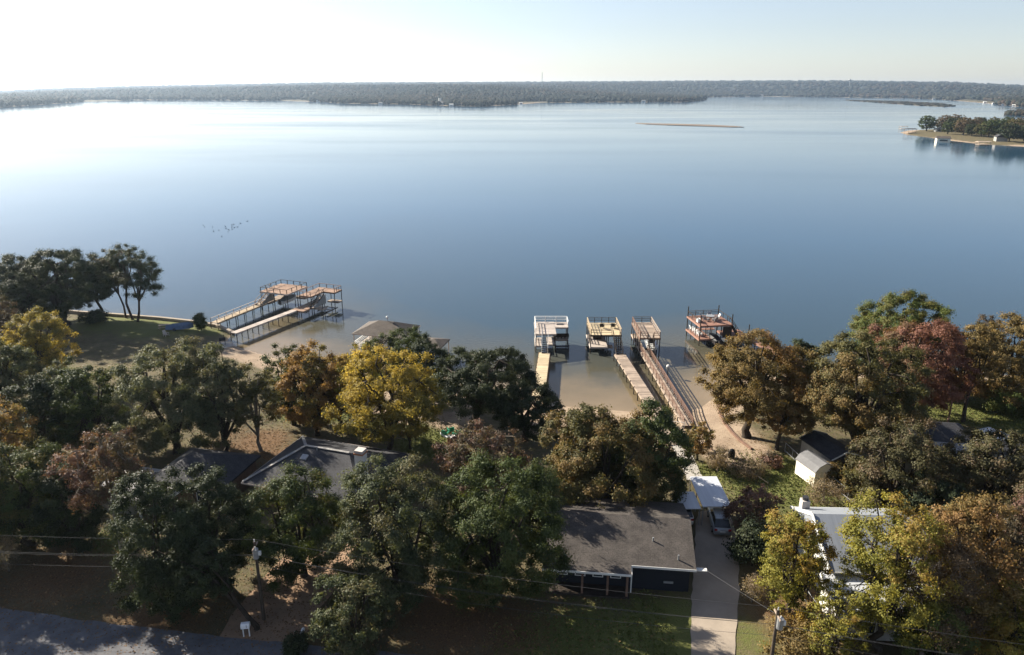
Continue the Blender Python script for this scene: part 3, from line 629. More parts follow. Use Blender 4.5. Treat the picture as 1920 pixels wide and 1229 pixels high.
# dock B
o=thing('boat_dock','tan double decker dock with two dark chairs on top and the long straight plank walkway','dock',(15.5,117.8,0),0,GD)
deck(o,'upper_deck',-2.5,2.6,-3.3,3.3,3.3,M_woodyellow,edge=M_wooddark); deck(o,'lower_deck',-2.5,.4,-3.3,3.3,1.2,M_woodpale); deck(o,'lower_deck',.47,1.2,-3.2,-2.2,1.19,M_woodgrey)
for x in (-2.45,.45,2.5):
    for y in (-3.2,-1.1,1.1,3.2): post(o,x,y,3.1)
rail(o,(-2.45,-3.2,0),(-2.45,3.2,0),3.3,M_woodtan,1.0,5); rail(o,(2.55,-3.2,0),(2.55,3.2,0),3.3,M_woodtan,1.0,5); rail(o,(-2.4,3.25,0),(2.5,3.25,0),3.3,M_wooddark,1.0,5); rail(o,(-2.4,-3.25,0),(1.0,-3.25,0),3.3,M_woodtan,1.0,3)
MB().box(-1.6,-.2,.6,2.8,1.21,2.6).build('storage_locker',M_wooddark,o)
MB().box(.7,1.8,1.8,1.95,1.3,2.7).build('wind_screen',M_metalgrey,o)
stair(o,(1.9,-6.9,1.2),(1.75,-3.35,3.2),1.1,M_wooddark,M_wooddark,10)
walkway(o,(1.95,-6.6),(4.5,-38.3),1.75,1.2,M_woodgrey,step=2.2)
for i,x in enumerate((15.3,17.2)): adirondack((x,118.2+i*.1,3.3),R(170),M_black,('left','right')[i]+' dark chair of the pair on the tan sun deck','chairs on the tan sun deck')
# dock C
o=thing('boat_dock','narrow reddish grey dock with railed sun deck and the walkway with handrails on both sides','dock',(22.5,117.2,0),0,GD)
deck(o,'upper_deck',-1.6,1.75,-4.2,4.2,3.3,M_woodpale if 0 else M_woodgrey,edge=M_woodbrown); deck(o,'lower_deck',-1.6,-.7,-4.2,4.2,1.2,M_woodgrey)
for x in (-1.55,1.7):
    for y in (-4.1,-2,0,2,4.1): post(o,x,y,3.1)
rail(o,(-1.55,-4.1,0),(-1.55,4.1,0),3.3,M_woodbrown,1.0,5); rail(o,(1.7,-4.1,0),(1.7,4.1,0),3.3,M_woodgrey,1.0,5); rail(o,(-1.5,4.15,0),(1.65,4.15,0),3.3,M_wooddark,1.0,3); rail(o,(-1.5,-4.15,0),(-.35,-4.15,0),3.3,M_woodbrown,1.0,2); rail(o,(.7,-4.15,0),(1.65,-4.15,0),3.3,M_woodbrown,1.0,2)
stair(o,(.0,-7.4,1.2),(.1,-4.25,3.2),.8,M_wooddark,M_wooddark,10)
walkway(o,(-.9,-4.4),(.0,-32.5),1.3,1.2,M_woodred if 0 else M_woodgrey,step=2.4,rails=(-1,1),railm=M_woodbrown,rh=.95)
boat((23.5,116.2,.35),R(-90),5.2,M_hullwhite,'white motor boat on the lift beneath the narrow reddish grey dock')
# dock D
o=thing('boat_dock','red brown two level dock with tall corner posts and a ring of seats on top','dock',(34.5,121.8,0),R(9),GD)
deck(o,'upper_deck',-2.95,2.95,-2.9,2.9,3.6,M_woodred,edge=M_woodred); deck(o,'lower_deck',-2.95,-.6,-2.9,2.9,1.2,M_woodred); deck(o,'lower_deck',2.2,6.2,-2.9,1.2,1.2,M_woodred)
MB().planks(-.55,2.15,1.9,2.9,1.2,.06).build('lower_deck',M_woodred,o)
for x in (-2.85,-1.0,1.0,2.85):
    for y in (-2.8,-1,.9,2.8): post(o,x,y,(5.4 if abs(x)>2 and abs(y)>2 else 3.35),r=.1 if abs(x)>2 and abs(y)>2 else .07)
post(o,6.1,-2.8,3.4,r=.1);post(o,6.1,1.1,1.3); post(o,4.2,-2.8,1.3)
rail(o,(-2.85,2.85,0),(2.85,2.85,0),3.6,M_wooddark,.9,5); rail(o,(2.87,-2.8,0),(2.87,2.8,0),3.6,M_wooddark,.9,4,mid=False); rail(o,(-2.87,-2.8,0),(-2.87,2.8,0),3.6,M_wooddark,.9,4,mid=False)
MB().hexa([(1.2,-3.0,1.3),(2.7,-3.0,1.3),(2.7,-2.95,1.3),(1.2,-2.95,1.3),(1.2,-3.0,3.3),(2.7,-3.0,3.3),(2.7,-2.95,3.3),(1.2,-2.95,3.3)]).build('screen_wall',M_wooddark,o)
stair(o,(4.6,-1.8,1.2),(3.0,-1.8,3.5),.9,M_wooddark,M_wooddark,8)
walkway(o,(5.6,-2.95),(9.5,-19.),1.5,1.2,M_woodred,step=3)
boat((34.9,119.9,.15),R(99),5,M_hulldark,'dark covered boat under the red brown dock',M_black)
c_,s_=math.cos(R(9)),math.sin(R(9))
def LD(x,y): return (34.5+x*c_-y*s_,121.8+x*s_+y*c_)
for i in range(4): adirondack((*LD(-2.2+i*.05,1.9-i*.95),1.2),R(99),M_whitefurn,'white chair in the row on the lower level of the red brown dock','white chairs on the red brown dock')
t_=thing('round_table','round grey table on top of the red brown dock','table',(*LD(.2,.3),3.6)); MB().tube((0,0,.68),(0,0,.74),.75,n=20).build('table_top',M_metalgrey,t_); MB().tube((0,0,0),(0,0,.68),.06).build('stem',M_metaldark,t_)
for k in range(5):
    a=k*1.256; adirondack((*LD(.2+1.25*math.cos(a),.3+1.25*math.sin(a)),3.6),R(9)+a-R(90),M_metalgrey,'grey chair around the table on the red brown dock','grey chairs on the red brown dock')
t_=thing('ice_chest','white ice chest on the left edge of the red brown dock top','cooler',(*LD(-2.3,-.6),3.6),R(9)); MB().box(-.3,.3,-.45,.45,0,.5).build('body',M_whitefurn,t_); MB().box(-.31,.31,-.46,.46,.503,.58).build('lid',M_white,t_)
# docks at the point
o=thing('boat_dock','left dock of the pair by the point, square orange brown sun deck','dock',(-45.7,141.6,0),R(-20.5),GD)
deck(o,'upper_deck',-3.2,3.2,-3.3,3.3,3.8,M_woodorange,edge=M_woodpale); deck(o,'lower_deck',-3.2,-1.2,-3.3,3.3,1.6,M_woodgrey); deck(o,'lower_deck',-1.14,3.2,2.2,3.3,1.6,M_woodgrey)
for x in (-3.1,0,3.1):
    for y in (-3.2,0,3.2): post(o,x,y,3.6)
for a,b_ in (((-3.1,-3.2),(-3.1,3.2)),((-3.1,3.2),(3.1,3.2)),((3.1,3.2),(3.1,-3.2)),((-3.1,-3.2),(3.1,-3.2))): rail(o,(*a,0),(*b_,0),3.8,M_wooddark,.8,5,mid=False,pw=.1)
stair(o,(-2.3,-5.4,1.6),(-2.3,-.6,3.7),1.1,M_woodgrey,M_woodgrey,10)
MB().hexa([(-1.7,-4.6,1.65),(-1.64,-4.6,1.65),(-1.64,-1,1.65),(-1.7,-1,1.65),(-1.7,-4.6,2.0),(-1.64,-4.6,2.0),(-1.64,-1,3.6),(-1.7,-1,3.6)]).build('stair_panel',M_wallgrey,o)
walkway(o,(-2.3,-17.4),(-2.3,-3.4),1.5,1.6,M_woodtan,step=2.2,rails=(-1,1),railm=M_woodpale,rh=.75,mid=False)
boat((-44.9,141.3,1.1),R(70),5.2,M_hullwhite,'grey covered boat hanging under the orange brown square dock',M_canvas)
o=thing('boat_dock','right dock of the pair by the point, angled brown sun deck with open stair','dock',(-38,139.3,0),R(-21),GD)
deck(o,'upper_deck',-2.2,.5,-3.6,3.1,3.8,M_woodorange,edge=M_woodbrown); deck(o,'upper_deck',.57,3.05,.6,3.1,3.78,M_woodorange,edge=M_woodbrown); deck(o,'lower_deck',-2.2,-.9,-3.6,3.1,1.6,M_woodgrey); deck(o,'lower_deck',.6,3.05,-3.6,-2.2,1.6,M_woodgrey); deck(o,'lower_deck',.6,3.05,1.6,3.0,1.6,M_woodgrey); deck(o,'lower_deck',-2.2,.5,-6.2,-3.7,1.59,M_woodorange)
for x in (-2.1,.5,3.0):
    for y in (-3.5,0.6,3.0): post(o,x,y,3.6 if not(x>1 and y<0) else 2.6)
for a,b_ in (((-2.1,-3.5),(-2.1,3.0)),((-2.1,3.0),(3.0,3.0)),((3.0,3.0),(3.0,.7)),((-2.1,-3.5),(.4,-3.5))): rail(o,(*a,0),(*b_,0),3.8,M_woodbrown,.8,4,mid=False)
stair(o,(.9,-4.0,1.6),(.9,-.6,3.7),1.0,M_woodgrey,M_wooddark,10)
MB().hexa([(1.45,-4.2,1.65),(1.5,-4.2,1.65),(1.5,-.2,1.65),(1.45,-.2,1.65),(1.45,-4.2,1.9),(1.5,-4.2,1.9),(1.5,-.2,3.6),(1.45,-.2,3.6)]).build('stair_panel',M_wallgrey,o)
MB().beam((.7,-2.1,.5),(.7,1.5,.5),.12,.2).beam((2.9,-2.1,.5),(2.9,1.5,.5),.12,.2).beam((.7,-1,.7),(2.9,-1,.7),.1,.12).beam((.7,.6,.7),(2.9,.6,.7),.1,.12).build('boat_lift',M_metaldark,o)
walkway(o,(-2.9,-21.4),(-1.6,-6.2),1.3,1.6,M_woodpale,step=2.2)
# boathouse
def roofmesh(x0,x1,y0,y1,z0,rise,il,ir,th=.18):
    ym=(y0+y1)/2; z1=z0+th
    v=[(x0,y0,z0),(x1,y0,z0),(x1,y1,z0),(x0,y1,z0),(x0,y0,z1),(x1,y0,z1),(x1,y1,z1),(x0,y1,z1),(x0+il,ym,z1+rise),(x1-ir,ym,z1+rise)]
    f=[(3,2,1,0),(0,1,5,4),(1,2,6,5),(2,3,7,6),(3,0,4,7),(4,5,9,8),(6,7,8,9),(5,6,9),(7,4,8)]
    return MB().add(v,f)
def walls(x0,x1,y0,y1,z0,z1,gl=0,rise=0,axis_y=False):
    mb=MB()
    if not gl: return mb.box(x0,x1,y0,y1,z0,z1)
    ym=(y0+y1)/2
    return mb.add([(x0,y0,z0),(x1,y0,z0),(x1,y1,z0),(x0,y1,z0),(x0,y0,z1),(x1,y0,z1),(x1,y1,z1),(x0,y1,z1),(x0,ym,z1+rise),(x1,ym,z1+rise)],
      [(3,2,1,0),(0,1,5,4),(2,3,7,6),(1,2,6,9,5),(3,0,4,8,7),(4,5,9,8),(6,7,8,9)])
def window(par,x,y,z,w,h,face='y-',m=M_white):
    d={'y-':(0,-1),'y+':(0,1),'x-':(-1,0),'x+':(1,0)}[face]; t=.05
    if d[0]==0: f=MB().box(x-w/2,x+w/2,min(y,y+d[1]*t),max(y,y+d[1]*t),z,z+h).build('window',m,par); y2=y+d[1]*(t+.004); MB().box(x-w/2+.08,x+w/2-.08,min(y2,y+d[1]*t*.2),max(y2,y+d[1]*t*.2),z+.08,z+h-.08).build('pane',M_glass,f)
    else: f=MB().box(min(x,x+d[0]*t),max(x,x+d[0]*t),y-w/2,y+w/2,z,z+h).build('window',m,par); x2=x+d[0]*(t+.004); MB().box(min(x2,x+d[0]*t*.2),max(x2,x+d[0]*t*.2),y-w/2+.08,y+w/2-.08,z+.08,z+h-.08).build('pane',M_glass,f)
def fascia(par,x0,x1,y0,y1,z,m=M_white,h=.2,sides='fblr'):
    mb=MB()
    if 'f' in sides: mb.box(x0-.03,x1+.03,y0-.04,y0-.004,z,z+h)
    if 'b' in sides: mb.box(x0-.03,x1+.03,y1+.004,y1+.04,z,z+h)
    if 'l' in sides: mb.box(x0-.04,x0-.004,y0,y1,z,z+h)
    if 'r' in sides: mb.box(x1+.004,x1+.04,y0,y1,z,z+h)
    return mb.build('fascia',m,par)
o=thing('boathouse','boathouse with a brown hip roof and white ball finial behind the beach oaks','boathouse',(-21,116.4,0),R(-14))
roofmesh(-4.7,4.7,-3.4,3.4,3.4,1.5,3.4,3.4).build('roof',M_roofbrown,o); fascia(o,-4.7,4.7,-3.4,3.4,3.41,M_woodpale,.16)
MB().box(-1.5,4.3,-2.9,3.0,1.2,3.38).build('wall',M_white,o); MB().planks(-4.6,4.6,-3.3,3.3,1.15,.1).build('deck',M_woodpale,o)
for x in (-4.5,-1.6,1.5,4.5):
    for y in (-3.2,3.2): post(o,x,y,3.38,r=.08,m=M_woodpale)
rail(o,(-4.5,-3.2,0),(-1.6,-3.2,0),1.15,M_white,.9,3); rail(o,(-4.5,-3.2,0),(-4.5,3.2,0),1.15,M_white,.9,4)
mb=MB(); mb.tube((0.2,0,5.0),(.2,0,5.5),.05).build('finial',M_metalgrey,o); MB().loft([[(.2+r*math.cos(a*.785),r*math.sin(a*.785),z) for a in range(8)] for r,z in ((.08,5.5),(.2,5.6),(.24,5.72),(.2,5.85),(.06,5.95))]).build('finial_ball',M_white,o)
window(o,0,-2.9,1.9,1.2,1); window(o,3,-2.9,1.9,1.2,1)
walkway(o,(2,-3.4),(4.2,-17),1.5,1.15,M_woodgrey,step=3)
o=thing('boat_shelter','small low hip roofed boat shelter right of the boathouse','boat shelter',(-12.6,111.7,0),R(-14))
roofmesh(-1.9,1.9,-2.4,2.4,2.7,.7,1.8,1.8).build('roof',M_roofbrown,o)
for x in (-1.7,1.7):
    for y in (-2.2,2.2): post(o,x,y,2.69,r=.08,m=M_woodgrey)
MB().planks(-1.9,-1.0,-2.4,2.4,1.0,.08).build('deck',M_woodgrey,o)
# marker post with white cap
o=thing('mooring_post','thin post with a white cap standing in the shallows right of the railed walkway','post',(23.9,104.5,0)); MB().tube((0,0,-1),(0,0,1.5),.06).build('shaft',M_metaldark,o); MB().loft([[(r*math.cos(a*.785),r*math.sin(a*.785),z) for a in range(8)] for r,z in ((.1,1.5),(.28,1.55),(.26,1.75),(.1,1.9))]).build('cap',M_white,o)
# ------------------------------------------------------------------ bank walls
def wallpath(name,pts,w,h,dz,m,label,cat='wall',base=-.6):
    mb=MB()
    for i in range(len(pts)-1):
        (xa,ya),(xb,yb)=pts[i][:2],pts[i+1][:2]; za,zb=max(gz(xa,ya),0.)+dz,max(gz(xb,yb),0.)+dz
        d=Vector((xb-xa,yb-ya,0)).normalized(); n=Vector((-d.y,d.x,0))*w/2; A=Vector((xa,ya,0));B=Vector((xb,yb,0))-d*.004
        def q(p,s,z): r=p+n*s; return (r.x,r.y,z)
        mb.hexa([q(A,-1,za-h),q(B,-1,zb-h),q(B,1,zb-h),q(A,1,za-h),q(A,-1,za),q(B,-1,zb),q(B,1,zb),q(A,1,za)])
    return tag(mb.build(name,m),label,cat)
sw=[P(u,v+1,.9)[:2] for u,v in ((-300,556),(-50,573),(100,582),(155,586),(230,591),(300,596),(360,602),(405,608),(436,619))]
wallpath('seawall',[P(u,v+1.5,.9)[:2] for u,v in ((-300,556),(-50,573),(100,582),(155,586),(230,591),(300,596),(360,602),(405,608),(436,619))],.6,1.6,.62,M_drive,'pale concrete seawall along the edge of the grassy point','seawall')
wallpath('retaining_wall',[PW(u,v)[:2] for u,v in ((1345,748),(1348,765),(1352,780),(1360,795),(1372,810),(1388,826),(1410,842))],.3,.6,.22,M_woodbrown,'low curved timber edge between the sand and the bank at right','retaining wall')
# ------------------------------------------------------------------ houses
def roofvent(par,x,y,z): MB().tube((x,y,z-.2),(x,y,z+.35),.07,n=8).build('vent_pipe',M_metalgrey,par)
# long dark house
GH=1.75
o=thing('house','long low house with a dark shingle roof, white eave trim and navy garage front','house',(10.2,51.2,GH-.1),R(-6.5))
roofmesh(-7.6,5.0,.35,10.6,2.55,1.55,.0,.0).build('roof',M_roofnavy,o); 
MB().hexa([(-7.6,-.75,2.42),(-.3,-.75,2.42),(-.3,.345,2.55),(-7.6,.345,2.55),(-7.6,-.75,2.58),(-.3,-.75,2.58),(-.3,.345,2.735),(-7.6,.345,2.735)]).build('porch_roof',M_roofnavy,o)
fascia(o,-7.6,-.3,-.75,.3,2.42,M_white,.2,'fr'); fascia(o,-.25,5.0,.35,10.6,2.545,M_white,.2,'f')
walls(-7.2,4.6,1.0,10.1,0,2.54,1,1.35).build('wall',M_wallnavy,o)
MB().box(-7.4,-.35,-.5,.98,0,.14).build('porch_floor',M_wooddark,o)
for x in (-6.6,-4.3,-2.2,-.6): MB().box(x-.09,x+.09,-.35,-.17,.14,2.41).build('porch_post',M_woodbrown,o)
d_=MB().box(.2,4.2,.95,1.03,.05,2.2).build('garage_door',M_wallnavy,o)
for i in range(4): window(o,-6+i*1.5,1.0,.9,.9,1.1)
MB().box(-.28,-.18,.22,.32,.15,2.5).build('downspout',M_white,o)
MB().box(5.03,5.9,.5,.9,2.5,2.58).build('gutter_extension',M_white,o)
w_=MB().box(2.5,3.3,.90,.945,.8,1.0).build('house_number_board',M_metalgrey,o)
roofvent(o,1.6,2.9,3.5); roofvent(o,3.6,1.2,3.1); MB().box(1.2,1.35,2.4,2.9,3.1,3.35).build('roof_vent',M_brickwhite,o)
# hip roofed house with chimney
o=thing('house','large house with a blue grey hip roof and white chimney behind the front oaks','house',(-18.9,68.2,1.55),R(-18))
roofmesh(-6.9,6.6,-5.6,5.2,2.6,2.1,4.2,4.2).build('roof',M_roofblue,o); fascia(o,-6.9,6.6,-5.6,5.2,2.61,M_woodpale,.17)
walls(-5.9,5.9,-4.7,4.7,0,2.59).build('wall',M_wallbrick,o)
MB().beam((-6.8,-5.5,2.86),(-2.7,-.2,4.95),.3,.06).build('hip_cap',M_roofgrey,o); MB().beam((-2.7,-.2,4.95),(2.4,-.2,4.95),.3,.06).build('ridge_cap',M_roofgrey,o); MB().beam((-6.8,5.1,2.86),(-2.75,-.15,4.95),.3,.06).build('hip_cap',M_roofgrey,o)
sk_=MB().hexa([(-2.4,-1.9,4.18),(-1.7,-1.9,4.18),(-1.7,-1.3,4.42),(-2.4,-1.3,4.42),(-2.4,-1.9,4.33),(-1.7,-1.9,4.33),(-1.7,-1.3,4.57),(-2.4,-1.3,4.57)]).build('skylight',M_metalgrey,o)
c=MB().box(4.2,5.1,-2.2,-1.3,2.5,6.0).build('chimney',M_white,o); MB().box(4.14,5.16,-2.26,-1.24,6.003,6.15).build('band',M_copper,c); MB().box(4.2,5.1,-2.2,-1.3,6.153,6.45).build('chimney_cap',M_brickwhite,c)
for x in (-4,-1,2,4.5): window(o,x,-4.7,.8,1.2,1.2)
MB().hexa([(5.0,-4.6,2.9),(6.4,-4.6,2.85),(6.4,-2.9,2.9),(5.0,-2.9,3.2),(5.0,-4.6,3.9),(6.4,-4.6,3.1),(6.4,-2.9,3.1),(5.0,-2.9,3.9)]).build('dormer',M_wallgrey,o)
roofvent(o,-1.2,-.5,4.8)
# left house
o=thing('house','left house with a dark hip roof and pale porch eaves among the oaks','house',(-32.0,68.2,1.5),R(-12))
roofmesh(-4.2,4.2,-3.6,3.6,2.6,1.6,3.2,3.2).build('roof',M_roofblue,o); walls(-3.8,3.8,-3.2,3.2,0,2.59).build('wall',M_wallbrick,o)
roofmesh(-8.2,-4.25,-6.5,-1.,2.3,.9,.4,.0).build('wing_roof',M_roofgrey,o); walls(-7.8,-4.4,-6.0,-1.5,0,2.29).build('wing',M_wallgrey,o); fascia(o,-8.2,-4.25,-6.5,-1,2.31,M_white,.17)
roofmesh(-3.6,-.2,-6.6,-3.65,2.2,.7,.3,.3).build('porch_roof',M_roofgrey,o); fascia(o,-3.6,-.2,-6.6,-3.65,2.21,M_white,.17)
for x in (-3.3,-.5): MB().box(x-.08,x+.08,-6.4,-6.24,0,2.19).build('porch_post',M_white,o)
window(o,-6,-6.0,.8,1.2,1.2); window(o,1.5,-3.2,.8,1.2,1.2)
# white house
o=thing('house','white sided house with a blue grey metal roof seen through yellow trees','house',(30.0,54.0,1.8),R(-2))
roofmesh(-4.3,4.6,-4.6,5.0,3.3,2.3,0,0).build('roof',M_metalroof,o); walls(-4.0,4.2,-4.2,4.6,0,3.29,1,2.2).build('wall',M_white,o)
mb=MB(); mb.beam((-4.36,-4.65,3.4),(-4.36,.2,5.75),.08,.3).beam((-4.36,5.05,3.4),(-4.36,.2,5.75),.08,.3).build('rake_board',M_white,o)
fascia(o,-4.3,4.6,-4.6,5,3.32,M_white,.16,'fb')
mb=MB().hexa([(-4.9,-8.6,2.1),(4.3,-8.6,2.1),(4.3,-4.25,3.0),(-4.9,-4.25,3.0),(-4.9,-8.6,2.26),(4.3,-8.6,2.26),(4.3,-4.25,3.16),(-4.9,-4.25,3.16)]).build('porch_roof',M_metalwhite,o)
walls(-4.6,4.0,-8.2,-4.25,0,2.08).build('porch_wall',M_wallgrey,o); MB().box(-4.66,-4.604,-8.2,-4.25,0,2.08).build('porch_side',M_white,o)
mb=MB(); mb.beam((-4.96,-8.6,2.2),(-4.96,-4.3,3.1),.08,.3).build('rake_board',M_white,o)
for x in (-2.5,0,2.5): window(o,x,-8.2,.6,1.1,1.2)
for y in (-2,1.5): window(o,-4.0,y,1.2,1.,1.3,'x-',M_metalgrey)
c=MB().box(-4.0,-3.3,3.4,4.1,3.0,5.0).build('chimney',M_brickwhite,o); MB().tube((-3.65,3.75,5.0),(-3.65,3.75,5.3),.25,.3).build('chimney_cap',M_metaldark,c)
for x in (): MB().add([(x-.5,1.0,4.6),(x+.5,1.0,4.6),(x,1.0,6.1),(x-.5,2.2,4.3),(x+.5,2.2,4.3),(x,2.2,6.1)],[(0,1,2),(5,4,3),(0,3,4,1),(1,4,5,2),(2,5,3,0)]).build('gable_dormer',M_white,o)
# right house
o=thing('house','dark roofed house on the right lawn with a pale grey porch slope','house',(49.8,76.6,1.6),R(-8))
roofmesh(-3.4,3.0,-2.6,3.0,2.5,1.2,1.6,1.8).build('roof',M_roofblue,o); walls(-3.0,2.6,-2.2,2.6,0,2.49).build('wall',M_wallbrick,o)
MB().hexa([(-2.2,-5.2,2.1),(2.6,-5.2,2.1),(2.6,-2.62,2.6),(-2.2,-2.62,2.6),(-2.2,-5.2,2.22),(2.6,-5.2,2.22),(2.6,-2.62,2.72),(-2.2,-2.62,2.72)]).build('porch_roof',M_roofgrey,o)
for x in (-2,2.4): MB().box(x-.08,x+.08,-5,-4.84,0,2.1).build('porch_post',M_white,o)
roofmesh(3.6,8.5,-3.8,-.6,2.2,.7,.3,.3).build('garage_roof',M_roofblue,o); walls(3.9,8.2,-3.4,-1,0,2.19).build('garage',M_wallgrey,o)
window(o,0,-2.2,.8,1.1,1.1)
# barn and shed
o=thing('barn','dark gabled barn with pale roof edges behind the cream shed','barn',(36.0,74.6,1.5),R(-74))
walls(-2.6,2.6,-1.7,1.7,0,1.9,1,.6).build('wall',M_wooddark,o); roofmesh(-2.8,2.8,-1.9,1.9,1.91,.68,0,0,.08).build('roof',M_roofblue,o)
for x in (-2.84,2.84): MB().beam((x,-1.95,1.95),(x,0,2.68),.05,.14).beam((x,1.95,1.95),(x,0,2.68),.05,.14).build('rake_board',M_white,o)
MB().box(-2.5,2.5,-1.76,-1.72,.1,1.8).build('sunlit_side',M_wallgrey,o)  # left wall's sunlight put into the colour as a paler grey face
o=thing('garden_shed','cream painted garden shed with a grey gambrel roof on the lawn','shed',(33.0,70.9,1.55),R(-73))
mb=MB(); prof=[(-1.25,0),(1.25,0),(1.25,1.7),(.8,2.2),(0,2.5),(-.8,2.2),(-1.25,1.7)]
mb.loft([[(x,y,z) for y,z in prof] for x in (-1.55,1.55)]).build('wall',M_cream,o)
pr2=[(-1.35,1.68),(-.84,2.26),(0,2.58),(.84,2.26),(1.35,1.68)]
mb=MB().loft([[(x,y,z) for y,z in pr2]+[(x,y,z+.07) for y,z in pr2[::-1]] for x in (-1.65,1.65)]); mb.build('roof',mat('shed_roof',(.15,.15,.155),.8,(.11,.11,.115),2),o)
MB().box(1.553,1.60,-.6,.6,.05,1.75).build('door',M_cream,o)
# carport
o=thing('carport','white sheet metal carport roof on thin posts over the silver car','carport',(19.75,64.2,1.7),R(1))
MB().hexa([(-1.4,-2.6,2.0),(1.4,-2.6,2.0),(1.4,2.6,2.3),(-1.4,2.6,2.3),(-1.4,-2.6,2.08),(1.4,-2.6,2.08),(1.4,2.6,2.38),(-1.4,2.6,2.38)]).build('roof',M_metalwhite,o)
for x in (-1.3,1.3):
    for y in (-2.5,0,2.5): MB().tube((x,y,-.1),(x,y,2.0+(y+2.5)*.055),.045).build('post',M_metalgrey,o)
o=thing('carport','smaller lower metal carport roof half under the oak beside the white one','carport',(17.3,63.0,1.7),R(1))
MB().hexa([(-.95,-1.4,1.75),(.95,-1.4,1.75),(.95,1.5,1.9),(-.95,1.5,1.9),(-.95,-1.4,1.82),(.95,-1.4,1.82),(.95,1.5,1.97),(-.95,1.5,1.97)]).build('roof',M_metalwhite,o)
for x in (-.85,.85):
    for y in (-1.3,1.4): MB().tube((x,y,-.1),(x,y,1.75+(y+1.3)*.05),.04).build('post',M_metalgrey,o)
# ------------------------------------------------------------------ vehicles
def car(loc,rz,m,label,Ls=4.3,Wd=1.75,cat='car'):
    o=thing('parked_car',label,cat,loc,rz); w=Wd/2
    def ring(x,pts): return [(x,y,z) for y,z in pts]
    def body(x,zt,k=1): return ring(x,[(-w*k*.92,.28),(w*k*.92,.28),(w*k,.5),(w*k*.98,zt-.08),(w*k*.88,zt),(-w*k*.88,zt),(-w*k*.98,zt-.08),(-w*k,.5)])
    MB().loft([body(-Ls/2,.72,.86),body(-Ls/2+.12,.88,.94),body(-Ls/2+1.,.98),body(0,1.0),body(Ls/2-.3,1.0,.97),body(Ls/2,.85,.9)]).build('body',m,o,True)
    def cab(x,z,k): return ring(x,[(-w*.86,.97),(w*.86,.97),(w*k,z),(-w*k,z)])
    MB().loft([cab(-Ls/2+1.05,.99,.84),cab(-Ls/2+1.75,1.5,.70),cab(Ls/2-.75,1.5,.70),cab(Ls/2-.15,1.02,.82)]).build('cabin_glass',M_glass,o)
    MB().loft([ring(x,[(-w*.7*k,1.502),(w*.7*k,1.502),(w*.62*k,1.56),(-w*.62*k,1.56)]) for x,k in ((-Ls/2+1.75,1),(0,1.02),(Ls/2-.75,1))]).build('roof',m,o)
    for s_ in (-1,1):
        MB().beam((-Ls/2+1.9,s_*w*.66,1.6),(Ls/2-.9,s_*w*.66,1.6),.05,.06).build('roof_rail',M_metalgrey,o)
        MB().box(-Ls/2+.02,-Ls/2+.12,s_*w*.68-.17,s_*w*.68+.17,.62,.76).build('headlight',M_whitefurn,o)
        MB().box(Ls/2-.1,Ls/2+.01,s_*w*.72-.13,s_*w*.72+.13,.68,.88).build('taillight',M_red,o)
        MB().box(-Ls/2+1.4,-Ls/2+1.55,s_*(w+.08)-.08,s_*(w+.08)+.08,.95,1.08).build('wing_mirror',m,o)
        for x in (-Ls/2+.85,Ls/2-.85):
            t_=MB().tube((x,s_*(w-.2),.32),(x,s_*(w+.02),.32),.32,n=16).build('wheel',M_rubber,o); MB().tube((x,s_*(w+.022),.32),(x,s_*(w+.03),.32),.19,n=12).build('rim',M_metalgrey,t_)
    MB().box(Ls/2+.003,Ls/2+.02,-.25,.25,.55,.66).build('number_plate',M_white,o)
    return o
car((20.1,61.6,1.75),R(-96),M_car,'silver car parked nose in under the white carport')
car((16.9,63.2,1.72),R(-92),M_carwhite,'pale car half hidden under the lower carport roof',3.9,1.6)
car((57.4,79.4,1.7),R(200),M_carwhite,'white vehicle parked behind the wide brown oak at right',4.6,1.9,'vehicle')
# ------------------------------------------------------------------ poles and wires
def upole(x,y,top,label,arm=True,can=True):
    z=gz(x,y); o=thing('utility_pole',label,'utility pole',(x,y,z)); h=top-z
    MB().tube((0,0,-.5),(0,0,h),.15,.10,10).build('shaft',mat('pole_wood',(.085,.065,.05),.9,(.05,.04,.03),3),o)
    if can:
        c=MB().tube((.12,-.3,h-1.25),(.12,-.3,h-.45),.22,n=12).build('transformer',M_metalgrey,o); MB().tube((.12,-.3,h-.45),(.12,-.3,h-.25),.04).build('bushing',M_white,c)
        MB().box(.2,.5,-.35,-.15,h-1.0,h-.7).build('meter_box',M_white,o)
    if arm: MB().box(-.04,.04,-.6,.6,h-.5,h-.38).build('cross_arm',M_woodgrey,o)
    MB().tube((0,0,h),(0,0,h+.2),.04).build('insulator',M_white,o)
    return o
upole(-19.7,48.1,9.0,'dark utility pole with a white transformer beside the dirt drive')
p2=P(1461,1142,9.0); upole(p2[0],p2[1],9.0,'utility pole with a white transformer at the bottom right by the driveway')
z=gz(55.6,84.5); o=thing('lamp_pole','slim dark pole without wires on the right lawn','pole',(55.0,84.0,z)); MB().tube((0,0,-.4),(0,0,4.9),.13,.09).build('shaft',M_woodbrown,o); MB().box(-.12,.12,-.12,.12,4.9,5.1).build('cap',M_metaldark,o)
A_=Vector((-19.7,48.1,9.2)); B_=Vector((p2[0],p2[1],9.2))
def wire(pts,label,sag=.5,r=.011,name='power_line'):
    cu=[]; 
    for a,b in zip(pts[:-1],pts[1:]):
        a=Vector(a);b=Vector(b)
        for i in range(17):
            t=i/16; p=a.lerp(b,t); p.z-=sag*4*t*(1-t)*(b-a).length/38
            if not cu or i: cu.append(tuple(p))
    V,Q=tubes([(np.array(cu),np.full(len(cu),r))],5); tag(link(name,npmesh(name,V,Q),M_wire),label,'power line','power lines along the road')
L0=Vector((-62,50.5,9.4)); R0=B_+(B_-A_)*.8
